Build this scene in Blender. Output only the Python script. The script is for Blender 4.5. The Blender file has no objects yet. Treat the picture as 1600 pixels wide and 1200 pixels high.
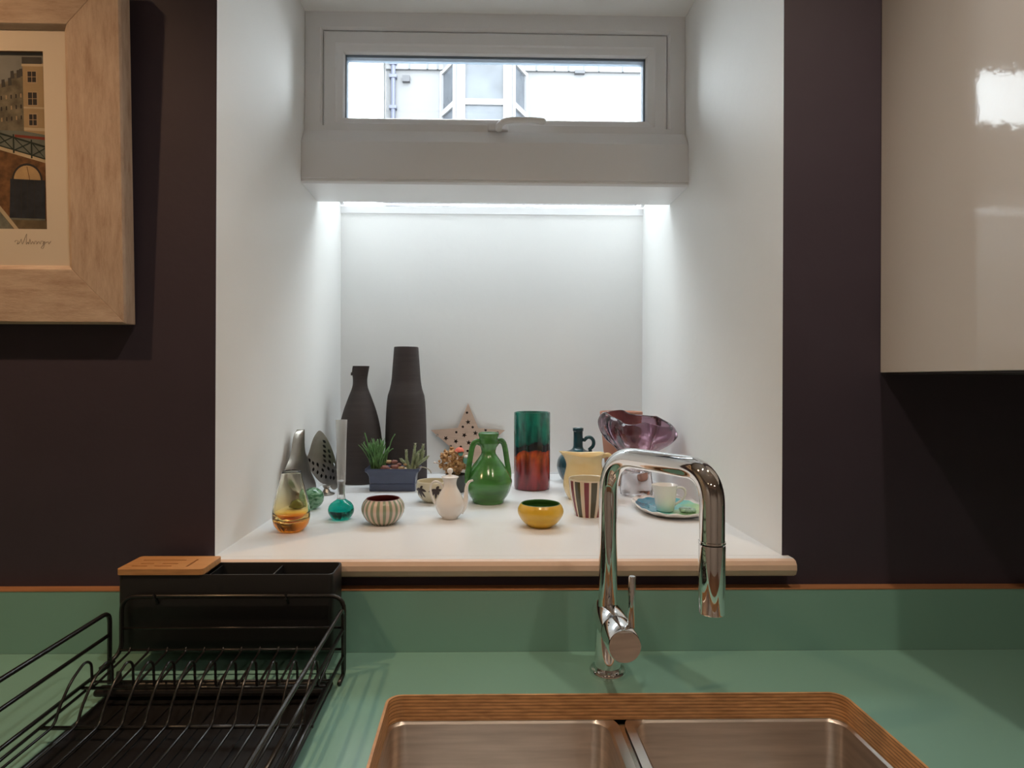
import bpy, bmesh, math, random
from mathutils import Vector, Matrix, noise
from math import sin, cos, pi, sqrt, radians, atan2
random.seed(7)
SC = bpy.context.scene
COL = SC.collection

# ------------------------------------------------------------------ camera
F = 950.0; PX, PY = 771.0, 593.0; YAW = 0.020; ROLL = 0.0040
CAM = Vector((0.0, -0.997, 1.346))
cd = bpy.data.cameras.new('camera'); cam = bpy.data.objects.new('camera', cd); COL.objects.link(cam)
cd.sensor_width = 36.0; cd.lens = F / 1600 * 36
cd.shift_x = (800 - PX) / 1600; cd.shift_y = (PY - 600) / 1600
cd.clip_start = 0.02; cd.clip_end = 200
cam.location = CAM
cam.rotation_euler = (Matrix.Rotation(-YAW, 3, 'Z') @ Matrix.Rotation(pi / 2, 3, 'X') @ Matrix.Rotation(ROLL, 3, 'Z')).to_euler()
SC.camera = cam

# ------------------------------------------------------------------ world, exposure
SC.view_settings.view_transform = 'Standard'
SC.view_settings.look = 'None'
SC.view_settings.gamma = 1.0
SC.view_settings.use_curve_mapping = False
SC.view_settings.exposure = 0.38
SKY = 12.0
LAMP_W = 12.5
w = bpy.data.worlds.new('sky'); SC.world = w; w.use_nodes = True
bg = w.node_tree.nodes['Background']
bg.inputs[0].default_value = (0.90, 0.955, 1.0, 1); bg.inputs[1].default_value = SKY
try:
    SC.cycles.sample_clamp_indirect = 6.0
    SC.cycles.max_bounces = 14; SC.cycles.diffuse_bounces = 6; SC.cycles.glossy_bounces = 6
    SC.cycles.transmission_bounces = 12; SC.cycles.transparent_max_bounces = 12
except Exception:
    pass

def portal(name, loc, rot, sx, sy):
    l = bpy.data.lights.new(name, 'AREA'); l.shape = 'RECTANGLE'; l.size = sx; l.size_y = sy
    l.cycles.is_portal = True
    o = bpy.data.objects.new(name, l); COL.objects.link(o); o.location = loc; o.rotation_euler = rot
portal('sky_portal_window', (0.034, 0.585, 2.06), (-pi / 2, 0, 0), 0.86, 0.2)
portal('sky_portal_rooflight', (0.034, 0.77, 1.935), (-math.atan2(0.07, 0.32), 0, 0), 0.93, 0.34)

# ------------------------------------------------------------------ camera pixel -> world, for placing things on real planes
def ray(px, py):
    x, y = (px - PX) / F, -(py - PY) / F
    x, y = x * cos(ROLL) - y * sin(ROLL), x * sin(ROLL) + y * cos(ROLL)
    return Vector((cos(YAW) * x + sin(YAW), -sin(YAW) * x + cos(YAW), y))
def aty(px, py, Y):
    d = ray(px, py); return CAM + d * ((Y - CAM.y) / d.y)
def atz(px, py, Z):
    d = ray(px, py); return CAM + d * ((Z - CAM.z) / d.z)

# ------------------------------------------------------------------ materials
def new_mat(name):
    m = bpy.data.materials.new(name); m.use_nodes = True
    nt = m.node_tree; b = nt.nodes['Principled BSDF']
    return m, nt, b
def node(nt, t, **k):
    n = nt.nodes.new(t)
    for a, v in k.items(): setattr(n, a, v)
    return n
def math_n(nt, op, a, b=None):
    n = node(nt, 'ShaderNodeMath', operation=op)
    for i, v in enumerate((a, b)):
        if v is None: continue
        if isinstance(v, (int, float)): n.inputs[i].default_value = v
        else: nt.links.new(v, n.inputs[i])
    return n.outputs[0]
def coords(nt, scale=(1, 1, 1)):
    tc = node(nt, 'ShaderNodeTexCoord'); mp = node(nt, 'ShaderNodeMapping')
    nt.links.new(tc.outputs['Object'], mp.inputs[0]); mp.inputs['Scale'].default_value = scale
    return mp.outputs[0]
def xyz(nt):
    tc = node(nt, 'ShaderNodeTexCoord'); s = node(nt, 'ShaderNodeSeparateXYZ')
    nt.links.new(tc.outputs['Object'], s.inputs[0]); return s.outputs
def noise_n(nt, scale, detail=4, vec=None, stretch=(1, 1, 1), rough=.5):
    n = node(nt, 'ShaderNodeTexNoise'); n.inputs['Scale'].default_value = scale
    n.inputs['Detail'].default_value = detail; n.inputs['Roughness'].default_value = rough
    nt.links.new(vec or coords(nt, stretch), n.inputs['Vector']); return n.outputs['Fac']
def ramp(nt, fac, stops, interp='LINEAR'):
    r = node(nt, 'ShaderNodeValToRGB'); r.color_ramp.interpolation = interp
    e = r.color_ramp.elements
    e[0].position, e[0].color = stops[0][0], (*stops[0][1], 1)
    e[1].position, e[1].color = stops[-1][0], (*stops[-1][1], 1)
    for p, c in stops[1:-1]:
        q = e.new(p); q.color = (*c, 1)
    nt.links.new(fac, r.inputs[0]); return r.outputs[0]
def add_bump(nt, b, fac, strength, dist=.002):
    bp = node(nt, 'ShaderNodeBump'); bp.inputs['Strength'].default_value = strength
    bp.inputs['Distance'].default_value = dist
    nt.links.new(fac, bp.inputs['Height']); nt.links.new(bp.outputs[0], b.inputs['Normal'])
def M(name, col, rough=.5, metal=0., bump=0., bscale=60., bdist=.002, var=0., vscale=6., stretch=(1, 1, 1),
      trans=0., ior=1.45, coat=0., spec=.5, emit=0., col2=None):
    m, nt, b = new_mat(name)
    b.inputs['Base Color'].default_value = (*col, 1); b.inputs['Roughness'].default_value = rough
    b.inputs['Metallic'].default_value = metal; b.inputs['Transmission Weight'].default_value = trans
    b.inputs['IOR'].default_value = ior; b.inputs['Coat Weight'].default_value = coat
    b.inputs['Coat Roughness'].default_value = .03
    b.inputs['Specular IOR Level'].default_value = spec
    if emit:
        b.inputs['Emission Color'].default_value = (*col, 1); b.inputs['Emission Strength'].default_value = emit
    if var or col2:
        c2 = col2 or tuple(min(1, c * (1 + var)) for c in col); c1 = tuple(c * (1 - var) for c in col)
        nt.links.new(ramp(nt, noise_n(nt, vscale, 5, stretch=stretch), [(.3, c1), (.7, c2)]), b.inputs['Base Color'])
    if bump: add_bump(nt, b, noise_n(nt, bscale, 3, stretch=stretch), bump, bdist)
    return m

MT = {}
MT['white_wall'] = M('white_paint', (.87, .87, .86), .55, bump=.25, bscale=35, var=.015, vscale=3)
MT['dark_wall'] = M('aubergine_paint', (.056, .044, .064), .55, bump=.2, bscale=60, var=.06, spec=.35)
MT['room_wall'] = M('warm_wall_paint', (.50, .475, .455), .7, var=.05)
MT['ceiling'] = M('ceiling_paint', (.78, .74, .70), .7)
MT['floor'] = M('floor_wood', (.16, .08, .04), .4, var=.3, vscale=3, stretch=(8, 1, 1))
MT['upvc'] = M('white_upvc', (.84, .84, .85), .32)
MT['gasket'] = M('blue_grey_gasket', (.17, .215, .27), .6)
MT['sill'] = M('sill_gloss_paint', (.80, .815, .835), .30, bump=.08, bscale=20, var=.02, vscale=4)
MT['sill_nose'] = M('sill_tan_nose', (.74, .55, .43), .38, bump=.1, bscale=30, var=.05, vscale=9)  # nose is browner than the sill board
MT['laminate'] = M('mint_laminate', (.225, .435, .375), .22, bump=.04, bscale=120, var=.02, vscale=2, spec=.85)
MT['steel'] = M('brushed_steel', (.66, .60, .55), .34, 1, bump=.15, bscale=40, bdist=.0006, stretch=(1, 1, 14), var=.12, vscale=9)
MT['steel_bright'] = M('satin_steel', (.72, .66, .60), .22, 1, bump=.1, bscale=200, bdist=.0003)
MT['chrome'] = M('chrome', (.86, .86, .87), .045, 1)
MT['chrome_dark'] = M('chrome_seam', (.12, .12, .12), .4, 1)
MT['black_wire'] = M('black_coated_wire', (.014, .013, .013), .24, spec=.6)
MT['black_plastic'] = M('black_plastic', (.012, .012, .013), .42, bump=.1, bscale=300, bdist=.0003)
MT['black_tray'] = M('black_tray', (.009, .008, .008), .38, bump=.05, bscale=90)
MT['bamboo'] = M('bamboo', (.60, .30, .12), .45, var=.14, vscale=30, stretch=(1, 14, 8))
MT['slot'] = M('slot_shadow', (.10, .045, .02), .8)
MT['gloss_cab'] = M('gloss_cream_laminate', (.80, .755, .715), .07, bump=.30, bscale=55, bdist=.0006, spec=.55)
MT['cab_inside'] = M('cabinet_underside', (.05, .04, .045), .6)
MT['bottle'] = M('matt_charcoal_clay', (.047, .036, .034), .75, bump=.35, bscale=25, bdist=.001, stretch=(1, 1, 12), var=.10, vscale=12)
MT['terracotta'] = M('terracotta', (.52, .25, .17), .75, bump=.2, bscale=90, var=.08)
MT['white_china'] = M('white_china', (.80, .76, .72), .18, coat=.4)
MT['cream_china'] = M('cream_china', (.66, .58, .42), .28, coat=.3, var=.05)
MT['brown_glaze'] = M('brown_glaze', (.05, .03, .028), .4)
MT['green_glaze'] = M('green_glaze', (.055, .20, .045), .16, coat=.5, bump=.3, bscale=30, bdist=.001, stretch=(1, 1, 5), var=.38, vscale=9)
MT['yellow_jug'] = M('pale_yellow_glaze', (.80, .60, .30), .25, coat=.4, var=.06)
MT['yellow_bowl'] = M('mustard_glaze', (.72, .43, .035), .28, coat=.4, var=.10, vscale=14, bump=.1)
MT['green_inside'] = M('green_inner_glaze', (.05, .15, .03), .3, coat=.3)
MT['maroon_inside'] = M('maroon_inner_glaze', (.13, .018, .016), .3, coat=.3)
MT['teal_glaze'] = M('dark_teal_glaze', (.010, .055, .070), .2, coat=.5, var=.45, vscale=20)
MT['blue_pot'] = M('slate_blue_glaze', (.045, .055, .105), .28, coat=.3, var=.22, vscale=16)
MT['gravel'] = M('pale_gravel', (.55, .40, .26), .9, bump=1, bscale=300, bdist=.004, var=.4, vscale=220)
MT['pebble_red'] = M('reddish_pebble', (.26, .11, .09), .6, var=.25, vscale=60)
MT['pebble_tan'] = M('tan_pebble', (.50, .33, .17), .6, var=.25, vscale=60)
MT['grass'] = M('succulent_green', (.10, .22, .07), .5, var=.4, vscale=60)
MT['heath'] = M('grey_green_stem', (.27, .31, .18), .7, var=.3, vscale=90)
MT['heath_tip'] = M('pale_stem_tip', (.42, .36, .27), .7)
MT['plywood'] = M('star_plywood', (.56, .40, .31), .7, var=.08, vscale=14, stretch=(1, 1, 8))
MT['star_shade'] = M('star_shade_backing', (.035, .022, .016), .8)
MT['dried'] = M('dried_petals', (.52, .23, .07), .8, var=.45, vscale=120, col2=(.70, .42, .20))
MT['coral'] = M('coral_petal', (.75, .16, .10), .6)
MT['tealwhite'] = M('dyed_teal_petal', (.14, .36, .30), .6)
MT['pinkwhite'] = M('white_petal', (.75, .66, .60), .7)
MT['grey_pot'] = M('dark_grey_pot', (.07, .07, .065), .5, bump=.4, bscale=90, var=.2)
MT['silver'] = M('tarnished_silver', (.44, .40, .35), .33, 1, var=.22, vscale=18, bump=.15, bscale=25)
MT['painted_dark'] = M('painted_dark_fill', (.03, .027, .025), .6)  # black fill for shade behind the leaf and refraction in the stem
MT['clear_glass'] = M('clear_glass', (1, 1, 1), .02, trans=1, ior=1.45)
MT['frosty_glass'] = M('textured_clear_glass', (.97, .98, .98), .28, trans=.85, ior=1.35, bump=.4, bscale=120, stretch=(1, 1, .1))
MT['teal_glass'] = M('teal_glass', (.0, .36, .27), .03, trans=1, ior=1.40, bump=.3, bscale=90)
MT['mat_board'] = M('ivory_mat_board', (.74, .66, .56), .85)
MT['ink'] = M('pencil_grey', (.27, .20, .16), .8)
MT['facade'] = M('grey_white_render', (.105, .105, .108), .8, bump=.2, bscale=6)
MT['facade_joint'] = M('render_joint', (.075, .08, .088), .8)
MT['facade_white'] = M('bright_white_render', (.7, .7, .7), .8)
MT['facade_trim'] = M('pale_joinery', (.16, .16, .165), .5, spec=.3)
MT['far_glass'] = M('far_window_glass', (.045, .05, .058), .15, var=.25, vscale=1.2, spec=.4)
MT['pipe'] = M('grey_downpipe', (.065, .07, .10), .5)
MT['vent'] = M('vent_grille', (.045, .045, .05), .7)
MT['paving'] = M('pavement', (.34, .33, .32), .85, var=.15, vscale=3)
MT['wood_cab'] = M('base_cabinet_paint', (.10, .10, .11), .4)
MT['bulb'] = M('lamp_glow', (1.0, .70, .40), .5, emit=30)
MT['lamp_ring'] = M('brushed_lamp_ring', (.7, .7, .7), .3, 1)

def pane_mat(name, tint):
    m = bpy.data.materials.new(name); m.use_nodes = True; nt = m.node_tree
    nt.nodes.remove(nt.nodes['Principled BSDF']); out = nt.nodes['Material Output']
    t = node(nt, 'ShaderNodeBsdfTransparent'); t.inputs[0].default_value = (*tint, 1)
    g = node(nt, 'ShaderNodeBsdfGlossy'); g.inputs['Roughness'].default_value = .02
    lw = node(nt, 'ShaderNodeFresnel'); lw.inputs[0].default_value = 1.35
    mx = node(nt, 'ShaderNodeMixShader')
    nt.links.new(lw.outputs[0], mx.inputs[0]); nt.links.new(t.outputs[0], mx.inputs[1]); nt.links.new(g.outputs[0], mx.inputs[2])
    nt.links.new(mx.outputs[0], out.inputs[0]); return m
MT['pane'] = pane_mat('window_glass', (.95, .97, .97)); MT['dimming_pane'] = pane_mat('dimming_rooflight_glass', (.72, .735, .73))  # rooflight tint darkened to cut the daylight it lets in

def zramp_glass(name, stops, zmax, rough=.02, ior=1.45, bump=0):
    m, nt, b = new_mat(name); s = xyz(nt)
    nt.links.new(ramp(nt, math_n(nt, 'DIVIDE', s[2], zmax), stops), b.inputs['Base Color'])
    b.inputs['Transmission Weight'].default_value = 1; b.inputs['Roughness'].default_value = rough
    b.inputs['IOR'].default_value = ior
    if bump: add_bump(nt, b, noise_n(nt, 30, 2), bump, .003)
    return m
def ply_mat():
    m, nt, b = new_mat('plywood_edge'); s = xyz(nt)
    f = math_n(nt, 'FRACT', math_n(nt, 'MULTIPLY', s[2], 1 / .0046))
    n = noise_n(nt, 40, 4, stretch=(1, 1, 6))
    base = ramp(nt, f, [(0, (.34, .16, .07)), (.18, (.74, .41, .18)), (.75, (.80, .45, .20)), (.95, (.34, .16, .07))])
    mx = node(nt, 'ShaderNodeMix', data_type='RGBA', blend_type='MULTIPLY'); mx.inputs[0].default_value = .8
    nt.links.new(base, mx.inputs[6]); nt.links.new(ramp(nt, n, [(.3, (.55, .5, .45)), (.65, (1, 1, 1))]), mx.inputs[7])
    nt.links.new(mx.outputs[2], b.inputs['Base Color']); b.inputs['Roughness'].default_value = .38
    return m
MT['ply'] = ply_mat()
MT['ply_plain'] = M('plywood_top_edge', (.42, .19, .085), .5, var=.12, vscale=10, stretch=(1, 8, 1))

def stripe_mat(name, count, stops, phase=0., band=None, band_col=(.7, .6, .45), rough=.25):
    """stripes round a thrown pot, by the angle about its axis"""
    m, nt, b = new_mat(name); s = xyz(nt)
    a = math_n(nt, 'ARCTAN2', s[1], s[0])
    f = math_n(nt, 'FRACT', math_n(nt, 'ADD', math_n(nt, 'MULTIPLY', a, count / (2 * pi)), 50 + phase))
    c = ramp(nt, f, stops, 'CONSTANT')
    if band:
        mx = node(nt, 'ShaderNodeMix', data_type='RGBA')
        nt.links.new(math_n(nt, 'GREATER_THAN', s[2], band), mx.inputs[0]); nt.links.new(c, mx.inputs[6])
        mx.inputs[7].default_value = (*band_col, 1); c = mx.outputs[2]
    nt.links.new(c, b.inputs['Base Color']); b.inputs['Roughness'].default_value = rough; b.inputs['Coat Weight'].default_value = .4
    return m
CR = (.72, .58, .43); BG = (.20, .022, .030); DG = (.062, .052, .020)
MT['cup_stripe'] = stripe_mat('burgundy_green_stripes', 7, [(0, CR), (.12, BG), (.40, CR), (.52, DG), (.60, DG), (.88, CR)], .30, band=.0755, band_col=CR)
MT['bowl_stripe'] = stripe_mat('sage_pink_stripes', 21, [(0, (.64, .50, .41)), (.40, (.60, .47, .38)), (.45, (.22, .27, .17)), (.93, (.64, .50, .41))], .2)

def painted_vase_mat():
    m, nt, b = new_mat('teal_black_red_glaze'); s = xyz(nt)
    n = noise_n(nt, 16, 3); zz = math_n(nt, 'ADD', math_n(nt, 'DIVIDE', s[2], .199), math_n(nt, 'MULTIPLY', math_n(nt, 'SUBTRACT', n, .5), .50))
    c = ramp(nt, zz, [(0, (.17, .012, .022)), (.18, (.27, .018, .020)), (.31, (.33, .032, .012)), (.42, (.55, .085, .012)), (.485, (.42, .05, .012)), (.51, (.012, .014, .020)), (.60, (.010, .020, .026)), (.63, (.008, .12, .095)), (.8, (.012, .19, .14)), (1, (.012, .16, .12))])
    st = noise_n(nt, 75, 5, stretch=(1, 1, .22))
    mx = node(nt, 'ShaderNodeMix', data_type='RGBA', blend_type='MULTIPLY'); mx.inputs[0].default_value = 1
    nt.links.new(c, mx.inputs[6]); nt.links.new(ramp(nt, st, [(.32, (.35, .35, .4)), (.62, (1.25, 1.25, 1.2))]), mx.inputs[7])
    nt.links.new(mx.outputs[2], b.inputs['Base Color']); b.inputs['Roughness'].default_value = .2; b.inputs['Coat Weight'].default_value = .5
    return m
MT['painted_vase'] = painted_vase_mat()
def platter_mat():
    m, nt, b = new_mat('blue_to_lime_glaze'); s = xyz(nt)
    n = noise_n(nt, 22, 3)
    f = math_n(nt, 'ADD', math_n(nt, 'ADD', math_n(nt, 'MULTIPLY', s[0], 4.2), math_n(nt, 'MULTIPLY', s[1], -3.2)), math_n(nt, 'MULTIPLY', n, .55))
    c = ramp(nt, f, [(0, (.01, .22, .36)), (.15, (.03, .38, .48)), (.28, (.20, .66, .60)), (.45, (.36, .68, .36)), (.75, (.60, .74, .36))])
    nt.links.new(c, b.inputs['Base Color']); b.inputs['Roughness'].default_value = .15; b.inputs['Coat Weight'].default_value = .6
    add_bump(nt, b, noise_n(nt, 30, 2, stretch=(3, 1, 1)), .35, .003)
    return m
MT['platter'] = platter_mat()
def marble_glass():
    m, nt, b = new_mat('green_swirl_glass')
    c = ramp(nt, noise_n(nt, 70, 3, stretch=(1, .3, 2.5)), [(.38, (.05, .20, .08)), (.5, (.35, .62, .40)), (.58, (.08, .26, .12))])
    nt.links.new(c, b.inputs['Base Color']); b.inputs['Roughness'].default_value = .06; b.inputs['Transmission Weight'].default_value = .45
    return m
MT['marble'] = marble_glass()
MT['olive_glass'] = M('olive_glass', (.16, .20, .06), .08, trans=.35, var=.3, vscale=60)
def frame_mat(name, stretch):
    m, nt, b = new_mat(name)
    n = noise_n(nt, 14, 9, stretch=stretch, rough=.72)
    c = ramp(nt, n, [(.30, (.40, .275, .20)), (.5, (.55, .42, .33)), (.7, (.66, .54, .44))])
    nt.links.new(c, b.inputs['Base Color']); b.inputs['Roughness'].default_value = .75; add_bump(nt, b, noise_n(nt, 120, 4, stretch=stretch), .25, .001)
    return m
MT['frame_v'] = frame_mat('whitewashed_wood_upright', (5, 5, 1))
MT['frame_h'] = frame_mat('whitewashed_wood_rail', (1, 5, 5))

# ------------------------------------------------------------------ mesh helpers
class Bld:
    def __init__(s): s.v = []; s.f = []; s.m = []
    def add(s, v, f, mi=0):
        o = len(s.v); s.v += [tuple(p) for p in v]; s.f += [tuple(i + o for i in q) for q in f]; s.m += [mi] * len(f)
        return s
    def box(s, x0, x1, y0, y1, z0, z1, mi=0):
        v = [(x, y, z) for x in (x0, x1) for y in (y0, y1) for z in (z0, z1)]
        return s.add(v, [(0, 1, 3, 2), (4, 6, 7, 5), (0, 4, 5, 1), (2, 3, 7, 6), (0, 2, 6, 4), (1, 5, 7, 3)], mi)
    def tube(s, pts, r, seg=8, closed=False, mi=0, flat=1.0):
        pts = [Vector(p) for p in pts]; n = len(pts)
        rs = r if isinstance(r, (list, tuple)) else [r] * n
        tang = []
        for i in range(n):
            a = pts[(i - 1) % n] if (closed or i) else pts[0]; b = pts[(i + 1) % n] if (closed or i < n - 1) else pts[-1]
            tang.append((b - a).normalized())
        up = Vector((0, 0, 1)) if abs(tang[0].z) < .9 else Vector((0, 1, 0))
        u = (up - tang[0] * up.dot(tang[0])).normalized(); v = []; f = []
        for i in range(n):
            u = (u - tang[i] * u.dot(tang[i])).normalized(); q = tang[i].cross(u)
            for k in range(seg):
                a = 2 * pi * k / seg; v.append(pts[i] + u * (cos(a) * rs[i]) + q * (sin(a) * rs[i] * flat))
        for i in range(n if closed else n - 1):
            j = (i + 1) % n
            for k in range(seg):
                k2 = (k + 1) % seg; f.append((i * seg + k, i * seg + k2, j * seg + k2, j * seg + k))
        if not closed:
            f.append(tuple(range(seg))[::-1]); f.append(tuple((n - 1) * seg + k for k in range(seg)))
        return s.add(v, f, mi)
    def lathe(s, prof, seg=48, fn=None, mi=0, axis='Z', org=(0, 0, 0)):
        rings = []; v = []; f = []
        for i, (r, z) in enumerate(prof):
            if r < 1e-7: rings.append([len(v)]); v.append((0, 0, z)); continue
            ring = []
            for k in range(seg):
                a = 2 * pi * k / seg; rr, zz = (r, z)
                if fn: rr, zz = fn(r, z, a, i)
                ring.append(len(v)); v.append((rr * cos(a), rr * sin(a), zz))
            rings.append(ring)
        for A, B in zip(rings, rings[1:]):
            for k in range(seg):
                k2 = (k + 1) % seg
                if len(A) == 1 and len(B) == 1: continue
                if len(A) == 1: f.append((A[0], B[k2], B[k]))
                elif len(B) == 1: f.append((A[k], A[k2], B[0]))
                else: f.append((A[k], A[k2], B[k2], B[k]))
        if axis == 'Y': v = [(x, -z, y) for x, y, z in v]      # axis runs towards -Y
        v = [(x + org[0], y + org[1], z + org[2]) for x, y, z in v]
        return s.add(v, f, mi)
    def prism(s, poly, a, b, plane='XZ', mi=0):
        """polygon extruded between a and b along the axis left over"""
        n = len(poly)
        def P(u, w, t): return {'XZ': (u, t, w), 'XY': (u, w, t), 'YZ': (t, u, w)}[plane]
        v = [P(u, w, a) for u, w in poly] + [P(u, w, b) for u, w in poly]
        f = [tuple(range(n)), tuple(range(2 * n - 1, n - 1, -1))] + [(i, i + n, (i + 1) % n + n, (i + 1) % n) for i in range(n)]
        return s.add(v, f, mi)
    def blob(s, c, r, sub=2, mi=0, jit=0., seed=0):
        bm = bmesh.new(); bmesh.ops.create_icosphere(bm, subdivisions=sub, radius=1)
        rx, ry, rz = r if isinstance(r, (tuple, list)) else (r, r, r)
        v = []
        for p in bm.verts:
            k = 1 + jit * noise.noise(p.co * 1.7 + Vector((seed * 3.1, seed, 0)))
            v.append((c[0] + p.co.x * rx * k, c[1] + p.co.y * ry * k, c[2] + p.co.z * rz * k))
        f = [tuple(q.index for q in fc.verts) for fc in bm.faces]; bm.free()
        return s.add(v, f, mi)
    def obj(s, name, mats, parent=None, loc=(0, 0, 0), rot=(0, 0, 0), smooth=False, bevel=0, sub=0, fix=True, seg=2):
        me = bpy.data.meshes.new(name); me.from_pydata(s.v, [], s.f)
        mats = mats if isinstance(mats, (list, tuple)) else [mats]
        for m in mats: me.materials.append(MT[m] if isinstance(m, str) else m)
        me.polygons.foreach_set('material_index', s.m)
        if fix:
            bm = bmesh.new(); bm.from_mesh(me); bmesh.ops.recalc_face_normals(bm, faces=bm.faces); bm.to_mesh(me); bm.free()
        if smooth: me.polygons.foreach_set('use_smooth', [True] * len(me.polygons))
        me.update()
        o = bpy.data.objects.new(name, me); COL.objects.link(o); o.parent = parent; o.location = loc; o.rotation_euler = rot
        if bevel:
            b = o.modifiers.new('bevel', 'BEVEL'); b.width = bevel; b.segments = seg; b.limit_method = 'ANGLE'; b.angle_limit = radians(35)
        if sub:
            q = o.modifiers.new('subdivision', 'SUBSURF'); q.levels = q.render_levels = sub
        if smooth and smooth != 'all':
            try: me.set_sharp_from_angle(angle=radians(40))
            except Exception: pass
        return o

def cutout(name, outer, holes, t, mats, parent=None, bevel=0., world=None, side=None):
    """flat sheet with real holes (2D curve turned into a mesh), thickness t, local XY plane; world() maps each vertex"""
    cu = bpy.data.curves.new(name, 'CURVE'); cu.dimensions = '2D'; cu.fill_mode = 'BOTH'; cu.extrude = t / 2; cu.bevel_depth = bevel
    for loop in [outer] + holes:
        sp = cu.splines.new('POLY'); sp.points.add(len(loop) - 1); sp.use_cyclic_u = True
        for p, q in zip(sp.points, loop): p.co = (q[0], q[1], 0, 1)
    tmp = bpy.data.objects.new('tmp', cu); COL.objects.link(tmp)
    me = bpy.data.meshes.new_from_object(tmp.evaluated_get(bpy.context.evaluated_depsgraph_get()))
    bpy.data.objects.remove(tmp); bpy.data.curves.remove(cu); me.name = name
    if world:
        for v in me.vertices: v.co = world(v.co)
    mats = mats if isinstance(mats, (list, tuple)) else [mats]
    me.materials.clear()
    for m in mats: me.materials.append(MT[m])
    bm = bmesh.new(); bm.from_mesh(me); bmesh.ops.remove_doubles(bm, verts=bm.verts, dist=1e-6)
    bmesh.ops.recalc_face_normals(bm, faces=bm.faces)
    for f_ in bm.faces:
        if side: f_.material_index = side(f_.normal)
        f_.smooth = False
    bm.to_mesh(me); bm.free()
    o = bpy.data.objects.new(name, me); COL.objects.link(o); o.parent = parent
    return o

def tag(o, label=None, cat=None, group=None, kind=None):
    if label: o['label'] = label
    if cat: o['category'] = cat
    if group: o['group'] = group
    if kind: o['kind'] = kind
    return o
def thing(name, label, cat, loc=(0, 0, 0), group=None, rot=(0, 0, 0)):
    o = bpy.data.objects.new(name, None); COL.objects.link(o); o.location = loc; o.rotation_euler = rot
    o.empty_display_size = .02
    return tag(o, label, cat, group)
def struct(o): o['kind'] = 'structure'; return o
def rrect(x0, x1, y0, y1, r, n=6):
    out = []
    for cx, cy, a0 in ((x1 - r, y1 - r, 0), (x0 + r, y1 - r, 90), (x0 + r, y0 + r, 180), (x1 - r, y0 + r, 270)):
        for k in range(n + 1):
            a = radians(a0 + 90 * k / n); out.append((cx + r * cos(a), cy + r * sin(a)))
    return out
def fillet(pts, rad, n=6, closed=False):
    P = [Vector(p) for p in pts]; out = []; m = len(P)
    for i in range(m):
        if not closed and i in (0, m - 1): out.append(P[i]); continue
        a, b, c = P[i - 1], P[i], P[(i + 1) % m]
        u = (a - b); w_ = (c - b); r = rad[i] if isinstance(rad, (list, tuple)) else rad
        t = min(r, u.length * .49, w_.length * .49); p0 = b + u.normalized() * t; p1 = b + w_.normalized() * t
        for k in range(n + 1):
            s = k / n; out.append(p0 * (1 - s) ** 2 + b * 2 * s * (1 - s) + p1 * s ** 2)
    return out
def spline(pts, n=6):
    P = [Vector(p) for p in pts]; P = [P[0] * 2 - P[1]] + P + [P[-1] * 2 - P[-2]]; out = []
    for i in range(1, len(P) - 2):
        for k in range(n):
            t = k / n; a, b, c, d = P[i - 1], P[i], P[i + 1], P[i + 2]
            out.append(.5 * ((2 * b) + (c - a) * t + (2 * a - 5 * b + 4 * c - d) * t * t + (3 * b - a - 3 * c + d) * t ** 3))
    out.append(P[-2]); return out
def sprof(prof, n=4):
    return [(max(0, p.x), p.y) for p in spline([(r, z, 0) for r, z in prof], n)]
def rect_sweep(x0, x1, z0, z1, prof, sides='LTRB'):
    """mitred rectangular frame: prof = [(inset, y)...] swept round the rectangle; one Bld per side"""
    n = len(prof); out = {}
    def cor(i, ins): return [(x0 + ins, z0 + ins), (x0 + ins, z1 - ins), (x1 - ins, z1 - ins), (x1 - ins, z0 + ins)][i]
    for name, a, b in (('L', 0, 1), ('T', 1, 2), ('R', 2, 3), ('B', 3, 0)):
        if name not in sides: continue
        v = []
        for c in (a, b):
            for ins, y in prof:
                x, z = cor(c, ins); v.append((x, y, z))
        f = [tuple(range(n)), tuple(range(2 * n - 1, n - 1, -1))] + [(i, i + n, (i + 1) % n + n, (i + 1) % n) for i in range(n)]
        out[name] = Bld().add(v, f)
    return out

# ------------------------------------------------------------------ the room shell
NL, NR, NB, ND, NT = -.432, .499, .879, .50, 2.239       # niche left, right, back, window plane, ceiling
SZ = 1.057; WT = .909                                     # sill top, worktop top
RX0, RX1, RY0, RZ = -1.75, 2.25, -3.5, 2.42
struct(Bld().box(RX0 - .1, RX1 + .1, RY0 - .1, .95, -.1, 0).obj('floor', 'floor'))
struct(Bld().box(RX0 - .1, RX1 + .1, RY0 - .1, 0.0, RZ, RZ + .1).obj('ceiling', 'ceiling'))
struct(Bld().box(RX0 - .1, RX0, RY0, 0, 0, RZ).obj('wall_left', 'room_wall'))
struct(Bld().box(RX1, RX1 + .1, RY0, 0, 0, RZ).obj('wall_right', 'room_wall'))
struct(Bld().box(RX0 - .1, RX1 + .1, RY0 - .1, RY0, 0, RZ).obj('wall_rear', 'room_wall'))
b = Bld()
b.box(RX0 - .1, NL, 0, .0008, 0, RZ + .1).box(NR, RX1 + .1, 0, .0008, 0, RZ + .1).box(NL, NR, 0, .02, 0, SZ - .03)
b.box(NL, NR, 0, .02, NT, RZ + .1)
struct(b.obj('wall_front', 'dark_wall'))
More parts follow.
